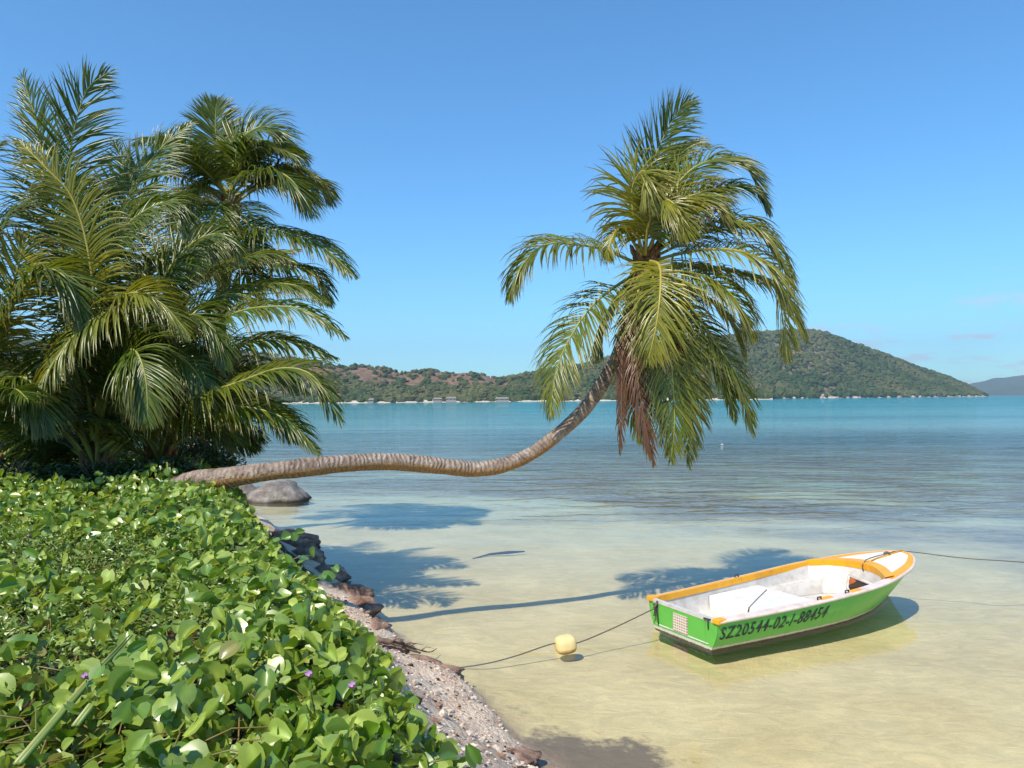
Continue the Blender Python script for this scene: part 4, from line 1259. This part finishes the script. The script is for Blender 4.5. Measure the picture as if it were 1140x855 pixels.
# ------------------------------------------------------------------ boat
BO = Vector((1.88, 8.33, 0.0)); BA = math.atan2(.49, .87)
boat = empty("rowing_boat", tuple(BO), BA)
tag(boat, "small open green and white boat with an orange gunwale, moored in the clear shallows", "boat")
def fp(xs_, ys_): return lambda u: float(np.interp(u, xs_, ys_))
_ws, _ = spline([(0,.555),(.3,.635),(.55,.665),(.70,.625),(.85,.475),(.94,.29),(.985,.13),(1.0,.0)], 120)
wtop = fp(_ws[:,0], _ws[:,1])
_wb, _ = spline([(0,.44),(.3,.50),(.55,.50),(.72,.40),(.88,.20),(.97,.06),(1.0,.0)], 120)
wbot = fp(_wb[:,0], _wb[:,1])
LT, LB = 4.08, 3.72
def ztop(u): return .335 + .19*u**2.2
def hull(u, v, side, off=0.0):
    """v 0 = chine (z -.06), 1 = sheer"""
    zt = ztop(u); z = -.015 + (zt+.015)*v
    x = u*(LB + (LT-LB)*v**1.2)
    w = wbot(u)*(1-v) + wtop(u)*v + .035*math.sin(math.pi*v)*(1-u**6)
    return Vector((x - .0, side*max(0, w+off), z))
US = [i/40 for i in range(36)] + [.89,.91,.93,.95,.965,.98,.99,1.0]
US = sorted(set(round(u, 4) for u in US))

k = NT('green_hull_paint')
o_ = k.obj(); z = k.n("SeparateXYZ"); k.l(o_, z.inputs[0])
n1 = k.noise(7, 6, .65, vec=o_); n2 = k.noise(30, 5, .6, vec=o_)
gcol = k.mix(k.rng(n1, .4, .75, 0, .5), (.095, .40, .055), (.16, .46, .09))
streak = k.noise(9, 4, .6, vec=k.map(o_, (1,1,.12)))
gcol = k.mix(k.rng(streak, .60, .75, 0, .5), gcol, (.05, .13, .03))
scf = k.noise(5, 8, .75, vec=k.map(o_, (.6,1,3)))
gcol = k.mix(k.rng(scf, .66, .70, 0, .65), gcol, (.34,.40,.28))
gcol = k.mix(k.rng(k.noise(55, 3, .6, vec=o_), .70, .74, 0, .7), gcol, (.05,.10,.04))
zz_ = k.math('ADD', z.outputs['Z'], k.math('MULTIPLY', k.math('SUBTRACT', n2, .5), .035))
wl = k.rng(zz_, .040, .034)
gcol = k.mix(wl, gcol, k.mix(n1, (.42,.38,.34), (.58,.55,.50)))
gcol = k.mix(k.rng(zz_, .012, .006), gcol, (.075,.065,.035))
k.bsdf(gcol, .38, .5, k.bump(n1, .15, .01)); M['hull'] = k.m
def paint(name, c, c2, rough=.4, sc=9):
    k = NT(name); n1 = k.noise(sc, 6, .65, vec=k.obj())
    k.bsdf(k.mix(k.rng(n1, .45, .75), c, c2), rough, .45, k.bump(n1, .12, .01)); M[name] = k.m
paint('white_paint', (.56,.53,.49), (.40,.35,.29))
paint('deck_paint', (.74,.72,.68), (.60,.55,.48))
paint('rail_paint', (.66,.56,.50), (.50,.36,.30), .5, 6)
paint('orange_paint', (.82,.37,.006), (.66,.27,.03))
paint('black_rope', (.03,.03,.03), (.06,.055,.05), .8)
paint('black_letter', (.012,.02,.018), (.02,.03,.025), .5)

mb = MB()
for side in (-1, 1):
    vs = []; fs = []; VN = 9
    for u in US:
        vs.append(Vector((u*LB*.985, 0, -.035)))
        for j in range(VN): vs.append(hull(u, j/(VN-1), side))
    st = VN+1
    for i in range(len(US)-1):
        for j in range(VN):
            q = (i*st+j, (i+1)*st+j, (i+1)*st+j+1, i*st+j+1)
            fs.append(q if side < 0 else q[::-1])
    mb.add(vs, fs)
mb.build("hull", M['hull'], boat)
# transom
mb = MB(); a = [hull(0, j/8, -1) for j in range(9)]; b = [hull(0, j/8, 1) for j in range(9)]
vs = [Vector((-.004, p.y, p.z-(.0 if j < 8 else .01))) for j, p in enumerate(a)] + [Vector((-.004, p.y, p.z-(0 if j < 8 else .01))) for j, p in enumerate(b)]
vi = [v + Vector((.035, 0, 0)) for v in vs]
fs = []
for j in range(8): fs += [(j, j+1, 9+j+1, 9+j), (18+9+j, 18+9+j+1, 18+j+1, 18+j)]
fs += [(8, 26, 35, 17), (0, 9, 27, 18)]
mb.add(vs+vi, fs); mb.build("transom", M['hull'], boat, smooth=False)
# inner liner: sides + floor
IW = -.055
def inner(u, v, side):
    p = hull(u, .28 + .72*v, side, IW); return Vector((min(p.x, LT-.09) + (.03 if u < .01 else 0), p.y, p.z - (.004 if v == 1 else 0)))
mb = MB()
for side in (-1, 1):
    vs = []; fs = []
    ul = [u for u in US if u <= .97]
    for u in ul:
        f0 = inner(u, 0, side); vs.append(Vector((f0.x, 0, .055)));
        vs.append(Vector((f0.x, f0.y*.86, .058)))
        for j in range(6): 
            q = inner(u, j/5, side); vs.append(q if j else Vector((q.x, q.y, max(.075, q.z))))
    for i in range(len(ul)-1):
        for j in range(7):
            q = (i*8+j, (i+1)*8+j, (i+1)*8+j+1, i*8+j+1); fs.append(q[::-1] if side < 0 else q)
    mb.add(vs, fs)
mb.build("inner_liner", M['white_paint'], boat)
# gunwale cap: top strip, orange on the far side, worn pink-white with orange patches on the near side
mb = MB()
for side in (-1, 1):
    vs = []; fs = []; mi = []
    for u in US:
        o1 = hull(u, 1, side, .016); i1 = hull(u, 1, side, IW-.012)
        xo = o1.x + (.02 if u > .985 else 0); xi = min(i1.x, LT-.08)
        z0 = ztop(u)
        vs += [Vector((xo, o1.y, z0+.012)), Vector((xi, i1.y, z0+.018)), Vector((xi, i1.y, z0-.055)), ]
    for i in range(len(US)-1):
        u = (US[i]+US[i+1])/2
        orange = (side > 0) or u > .70 or (.375 < u < .435) or (.50 < u < .56) or u < .03
        for j in range(2):
            q = (i*3+j, (i+1)*3+j, (i+1)*3+j+1, i*3+j+1)
            mb.add([vs[t] for t in (q if side < 0 else q[::-1])], [(0,1,2,3)], 1 if (orange and not (side < 0 and j == 1 and u < .7)) else 0)
mb.build("gunwale", [M['rail_paint'], M['orange_paint']], boat, smooth=False)
for side in (-1, 1):
    mb = MB(); mb.tube([hull(u, 1, side, .010) + Vector((.012 if u > .98 else 0, 0, -.006)) for u in US], .021, k=8)
    o = mb.build("rub_rail", M['rail_paint'], boat)
    # stern corner caps
    c = hull(0, 1, side, -.02); mb = MB(); mb.box((c.x-.025, c.y-.05, c.z-.03), (c.x+.10, c.y+.045, c.z+.024)); o = mb.build("corner_cap", M['orange_paint'], boat, smooth=False)
    bv = o.modifiers.new("bevel", 'BEVEL'); bv.width = .012; bv.segments = 2
# transom top rail
mb = MB(); c = hull(0, 1, 1); mb.box((-.008, -c.y+.03, c.z-.03), (.045, c.y-.03, c.z+.004)); mb.build("transom_rail", M['white_paint'], boat, smooth=False)
# middle thwart box with sloped sides
def slab(name, x0, x1, z0, z1, mat, inset=.0, slope=.06, bev=.02):
    mb = MB(); vs = []
    n = 6
    for i in range(n+1):
        x_ = x0 + (x1-x0)*i/n; u = x_/LT; w = wtop(u)+IW-.022-inset
        vs += [(x_, -w, z1), (x_, w, z1)]
    fs = [(2*i, 2*i+2, 2*i+3, 2*i+1) for i in range(n)]
    b0 = len(vs)
    wa = wtop(x0/LT)+IW-.06; wb = wtop(x1/LT)+IW-.06
    vs += [(x0-slope, -wa+.03, z0), (x0-slope, wa-.03, z0), (x1+slope, -wb+.03, z0), (x1+slope, wb-.03, z0)]
    fs += [(0, 1, b0+1, b0), (2*n+1, 2*n, b0+2, b0+3)]
    mb.add(vs, fs); o = mb.build(name, mat, boat, smooth=False)
    return o
slab("thwart", .95, 1.85, .06, .235, M['deck_paint'])
# moulded side seats forward of the thwart
for side in (-1, 1):
    mb = MB(); vs = []; fs = []
    n = 10
    for i in range(n+1):
        t = i/n; x_ = 1.95 + .85*t; w = wtop(x_/LT)+IW-.03; ww = .10 + .10*math.sin(t*math.pi/2)
        vs += [(x_, side*w, .19+.03*t), (x_, side*(w-ww), .19+.03*t), (x_, side*(w-ww-.03), .062)]
    for i in range(n):
        for j in range(2):
            q = (i*3+j, (i+1)*3+j, (i+1)*3+j+1, i*3+j+1); fs.append(q if side < 0 else q[::-1])
    mb.add(vs, fs); mb.build("side_seat", M['white_paint'], boat)
# fore deck with a hollow aft edge
XD = 2.82
mb = MB(); vs = []; fs = []; mi = []
cols_n = 14; rows_n = 12
def deck_pt(s, t, dz=0.0):
    """s across -1..1, t 0 aft edge .. 1 bow"""
    xa = XD + .33*(1-abs(s)**2.2)
    x_ = xa + (LT-.03-xa)*t
    w = max(0.0, wtop(min(1, x_/LT))+IW+.01)
    return Vector((x_, s*w, ztop(x_/LT) + .018*(1-s*s) + .010 + dz))
for j in range(rows_n+1):
    for i in range(cols_n+1): vs.append(deck_pt(-1+2*i/cols_n, j/rows_n))
for j in range(rows_n):
    for i in range(cols_n):
        a = j*(cols_n+1)+i
        s = -1+2*(i+.5)/cols_n
        mb.add([vs[a], vs[a+1], vs[a+cols_n+2], vs[a+cols_n+1]], [(0,3,2,1)], 1 if (j < 2 or j >= 11 or i in (0, 13)) else 0)
mb.build("foredeck", [M['deck_paint'], M['orange_paint']], boat, smooth=False)
# raised orange coaming along the aft edge of the deck
mb = MB(); n = 24; vs = []
for i in range(n+1):
    s = -1+2*i/n; p = deck_pt(s, 0)
    vs += [p+Vector((-.03, 0, -.06)), p+Vector((-.035, 0, .028)), p+Vector((.14, 0, .032)), p+Vector((.15, 0, .0))]
fs = []
for i in range(n):
    for j in range(3): fs.append((i*4+j, i*4+j+1, (i+1)*4+j+1, (i+1)*4+j))
mb.add(vs, fs); mb.build("coaming", M['orange_paint'], boat, smooth=False)
# bulkhead under the deck
mb = MB(); vs = []; fs = []
for i in range(n+1):
    s = -1+2*i/n; p = deck_pt(s, 0)
    for j in range(5):
        t = j/4; w = (wtop(p.x/LT)+IW-.01)*(1-.16*t)
        vs.append(Vector((p.x - .02 - .14*t, s*w, p.z-.05 - (p.z-.11)*t)))
for i in range(n):
    for j in range(4): fs.append((i*5+j, (i+1)*5+j, (i+1)*5+j+1, i*5+j+1))
mb.add(vs, fs); bk = mb.build("bulkhead", M['white_paint'], boat)
# locker opening on the bulkhead: painted dark panel for its shade, white rim, orange bag inside
k = NT('opening_shade'); k.bsdf((.05,.03,.025), .8); M['shade_panel'] = k.m
k = NT('rust_bag'); n1 = k.noise(14, 4, vec=k.obj()); k.bsdf(k.mix(n1, (.30,.07,.02), (.50,.14,.04)), .7, .2, k.bump(n1, .6, .02)); M['bag'] = k.m
def bk_pt(s, t, off):
    p = deck_pt(s, 0); w = (wtop(p.x/LT)+IW-.01)*(1-.16*t)
    return Vector((p.x-.02-.14*t-off, s*w, p.z-.05-(p.z-.11)*t))
outl = [(.50,.18),(.52,.62),(.30,.78),(-.12,.52),(-.16,.40),(.1,.24)]
outl = [(.28,.30),(.28,.72),(.16,.92),(-.05,.86),(-.62,.46),(-.62,.34)]
mb = MB(); mb.add([bk_pt(s-.05, t, .014) for s, t in outl], [tuple(range(len(outl)))]); lk = mb.build("locker_opening_shade", M['shade_panel'], boat, smooth=False)
mb = MB(); pts = [bk_pt(s-.05, t, .02) for s, t in outl]; pts.append(pts[0]); pts.append(pts[1]); mb.tube(pts, .020, k=6, cap=False); o = mb.build("rim", M['white_paint'], boat)
o.parent = lk
bm = bmesh.new(); bmesh.ops.create_icosphere(bm, subdivisions=3, radius=1)
for v in bm.verts: v.co = Vector((v.co.x*.03, v.co.y*.20, v.co.z*.085*(1+.3*math.sin(v.co.y*4))))
me = bpy.data.meshes.new("rust_bag"); bm.to_mesh(me); bm.free(); me.materials.append(M['bag']); me.polygons.foreach_set("use_smooth", [True]*len(me.polygons))
bag = bpy.data.objects.new("rolled_bag", me); col.objects.link(bag)
Mb = Matrix.Translation(BO) @ Matrix.Rotation(BA, 4, 'Z')
bag.matrix_world = Mb @ Matrix.Translation(bk_pt(-.12, .58, .012)); tag(bag, "rust-orange rolled bag stowed in the locker opening under the boat's foredeck", "bag")
# orange centre strip and rope on deck
mb = MB(); mb.tube([deck_pt(0, .12, .006), deck_pt(0, .5, .006), deck_pt(0, .98, .006)], .014, k=6); mb.build("deck_strip", M['orange_paint'], boat)
# mesh plate on the transom
k = NT('grid_plate'); ob = k.obj()
def grid(): 
    br = k.n("TexBrick"); br.offset = 0; br.inputs['Scale'].default_value = 1
    mpn = k.n("Mapping"); mpn.inputs['Rotation'].default_value = (R(90), 0, R(90))
    cmb = k.n("CombineXYZ"); sp_ = k.n("SeparateXYZ"); k.l(ob, sp_.inputs[0]); k.l(sp_.outputs['Y'], cmb.inputs[0]); k.l(sp_.outputs['Z'], cmb.inputs[1])
    k.l(cmb.outputs[0], br.inputs['Vector'])
    br.inputs['Brick Width'].default_value = .036; br.inputs['Row Height'].default_value = .030; br.inputs['Mortar Size'].default_value = .006
    br.inputs['Color1'].default_value = (.40,.26,.20,1); br.inputs['Color2'].default_value = (.30,.19,.15,1); br.inputs['Mortar'].default_value = (.62,.58,.50,1)
    return br.outputs[0]
k.bsdf(grid(), .7, .3); M['plate'] = k.m
mb = MB(); mb.box((-.016, -.10, .075), (-.0045, .13, .265)); mb.build("vent_plate", M['plate'], boat, smooth=False)
# straps, rowlocks and cords
mb = MB(); mb.tube([(-.01, .40, .335), (-.012, .40, .20), (-.012, .385, .06)], [.014,.012,.008], k=6); mb.build("strap", M['black_rope'], boat)
mb = MB(); mb.tube([(-.01, -.42, .33), (-.012, -.42, .22)], [.014,.006], k=6); mb.tube([(-.014,-.36,.325),(-.014,-.46,.335)], .010, k=6); mb.build("strap", M['black_rope'], boat)
for u, s in ((.37, -1), (.485, -1), (.37, 1)):
    c = hull(u, 1, s, -.02); mb = MB(); mb.tube([(c.x-.03, c.y, c.z+.02), (c.x-.03, c.y, c.z+.045), (c.x+.03, c.y, c.z+.045), (c.x+.03, c.y, c.z+.02)], .009, k=6); mb.build("rowlock", M['black_rope'], boat)
mb = MB(); mb.tube([(.95, -.10, .24), (.80, -.18, .10), (.72, -.24, .08), (.78, -.30, .075)], .007, k=5); mb.tube([(.95,-.10,.24),(1.3,.1,.243),(1.75,.35,.243)], .004, k=4); mb.build("cord", M['black_rope'], boat)
# crumpled cloth at the stern
o = make_rock("cloth_bundle", (0,0,0), (.10,.07,.045), 71, M['granite'], 3, .7)
k = NT('grey_cloth'); k.bsdf(k.mix(k.noise(20, 4, vec=k.obj()), (.12,.11,.12), (.32,.30,.32)), .9); o.data.materials[0] = k.m
o.matrix_world = Mb @ Matrix.Translation(Vector((.30, -.36, .20))); tag(o, "crumpled grey cloth lying inside the stern of the green boat", "cloth")
# stern bench so that the cloth rests on it
slab("stern_bench", .05, .42, .06, .165, M['white_paint'])
# registration letters, bent onto the hull
cu = bpy.data.curves.new("reg", 'FONT'); cu.body = "SZ20544-02-I-88454"; cu.size = 1.0; cu.offset = .007; cu.resolution_u = 3; cu.space_character = 1.10
to = bpy.data.objects.new("reg", cu); col.objects.link(to)
bpy.context.view_layer.update()
me = bpy.data.meshes.new_from_object(to.evaluated_get(bpy.context.evaluated_depsgraph_get()))
bpy.data.objects.remove(to)
bm = bmesh.new(); bm.from_mesh(me)
bmesh.ops.triangulate(bm, faces=bm.faces[:])
X0 = min(v.co.x for v in bm.verts); X1 = max(v.co.x for v in bm.verts); Y0 = min(v.co.y for v in bm.verts); Y1 = max(v.co.y for v in bm.verts)
for v in bm.verts:
    ty = (v.co.y-Y0)/(Y1-Y0)
    tx = (v.co.x-X0)/(X1-X0)*1.60 + .04 + ty*.01
    u = tx/3.95
    zb = ztop(u) - .208 + ty*.138
    vv_ = (zb+.015)/(ztop(u)+.015)
    q = hull(u, vv_, -1, .006)
    v.co = Vector((u*(LB+(LT-LB)*vv_**1.2), q.y, zb))
m2_ = bpy.data.meshes.new("registration_number"); bm.to_mesh(m2_); bm.free(); m2_.materials.append(M['black_letter'])
ro = bpy.data.objects.new("registration_number", m2_); col.objects.link(ro); ro.parent = boat
sol = ro.modifiers.new("thick", 'SOLIDIFY'); sol.thickness = .002; sol.offset = 0

# ------------------------------------------------------------------ buoys and ropes
k = NT('buoy_foam'); ob = k.obj(); z = k.n("SeparateXYZ"); k.l(ob, z.inputs[0]); n1 = k.noise(14, 5, .6, vec=ob)
k.bsdf(k.mix(k.rng(k.math('ADD', z.outputs['Z'], k.math('MULTIPLY', n1, .05)), -.01, -.04), k.mix(n1, (.68,.50,.20), (.74,.58,.30)), (.22,.11,.03)), .7, .3, k.bump(n1, .3, .01)); M['buoy'] = k.m
bc = PZ(630, 722, 0.0)
rad = .112
bm = bmesh.new(); bmesh.ops.create_uvsphere(bm, u_segments=28, v_segments=18, radius=1)
for v in bm.verts:
    c = v.co; e = 3.2
    s = (abs(c.x)**e+abs(c.y)**e+abs(c.z)**e)**(-1/e)
    v.co = Vector((c.x*s*rad*1.02, c.y*s*rad*.86, c.z*s*rad*.86))
me = bpy.data.meshes.new("mooring_buoy"); bm.to_mesh(me); bm.free(); me.materials.append(M['buoy']); me.polygons.foreach_set("use_smooth", [True]*len(me.polygons))
by = bpy.data.objects.new("mooring_buoy", me); by.location = (bc.x, bc.y+.03, .035); by.rotation_euler = (0, R(-6), R(15)); col.objects.link(by)
tag(by, "yellow foam mooring buoy with a brown underside floating left of the boat", "buoy")
k = NT('rope_fibre'); n1 = k.noise(60, 3, vec=k.pos()); k.bsdf(k.mix(n1, (.07,.06,.045), (.17,.14,.11)), .9, .1); M['rope'] = k.m
sb = Mb @ Vector((-.02, .40, .26))
bx_ = Vector(by.location)
pts, _ = spline([tuple(sb), tuple(sb.lerp(bx_, .5)+Vector((0,0,-.035))), tuple(bx_+Vector((.10,.02,.0))), tuple(bx_+Vector((-.12,-.02,.02))), tuple(PZ(575,730,.0)), tuple(PZ(540,739,-.03)), tuple(PZ(492,746,-.10))], 40)
mb = MB(); mb.tube([Vector(p)-sb for p in pts], .0075, k=6)
kn = [Vector((.0,.0,.0)), Vector((-.03,.02,.03)), Vector((-.01,-.03,.05)), Vector((-.035,-.01,.0)), Vector((-.01,.02,-.04)), Vector((-.03,0,-.10))]
mb.tube(kn, .014, k=6)
o = mb.build("stern_rope", M['rope']); o.location = sb; tag(o, "thin dark mooring rope from the boat's stern through the yellow buoy toward the shore", "rope", "mooring ropes")
bb = Mb @ deck_pt(0, .62, .03)
bw = Mb @ Vector((LT+.03, 0, ztop(1)+.01))
e1 = PZ(1140, 626, .42); e2 = PZ(1320, 640, .0)
pts, _ = spline([tuple(Mb @ deck_pt(-.1, -.02, -.12)), tuple(Mb @ deck_pt(-.1, -.02, .05)), tuple(bb), tuple(bw), tuple(bw.lerp(e1,.5)+Vector((0,0,-.02))), tuple(e1), tuple(e2)], 50)
mb = MB(); mb.tube([Vector(p)-bb for p in pts], .007, k=6); mb.tube([(-.04,0,0),(0,.02,.012),(.04,0,0)], .018, k=6)
o = mb.build("bow_rope", M['rope']); o.location = bb; tag(o, "thin dark mooring rope running from the boat's bow out of view to the right", "rope", "mooring ropes")
c = PZ(804, 495, 0)
o = make_rock("marker_buoy", (c.x, c.y, .015), (.09,.08,.035), 5, M['white_paint'], 3, .05); tag(o, "tiny white float far out on the water behind the palm's hanging fronds", "buoy")

# ------------------------------------------------------------------ haze
hz = MB(); hz.box((-3700, -60, -8), (4700, 7700, 560)); 
k = NT('haze_air')
pvn = k.n("VolumePrincipled"); pvn.inputs['Color'].default_value = (.72, .84, 1.0, 1); pvn.inputs['Density'].default_value = .00013; pvn.inputs['Anisotropy'].default_value = 0.2
k.l(pvn.outputs[0], k.out.inputs['Volume'])
o = hz.build("haze", k.m, smooth=False); tag(o, "thin pale sea haze over the whole bay", "haze", kind='stuff')
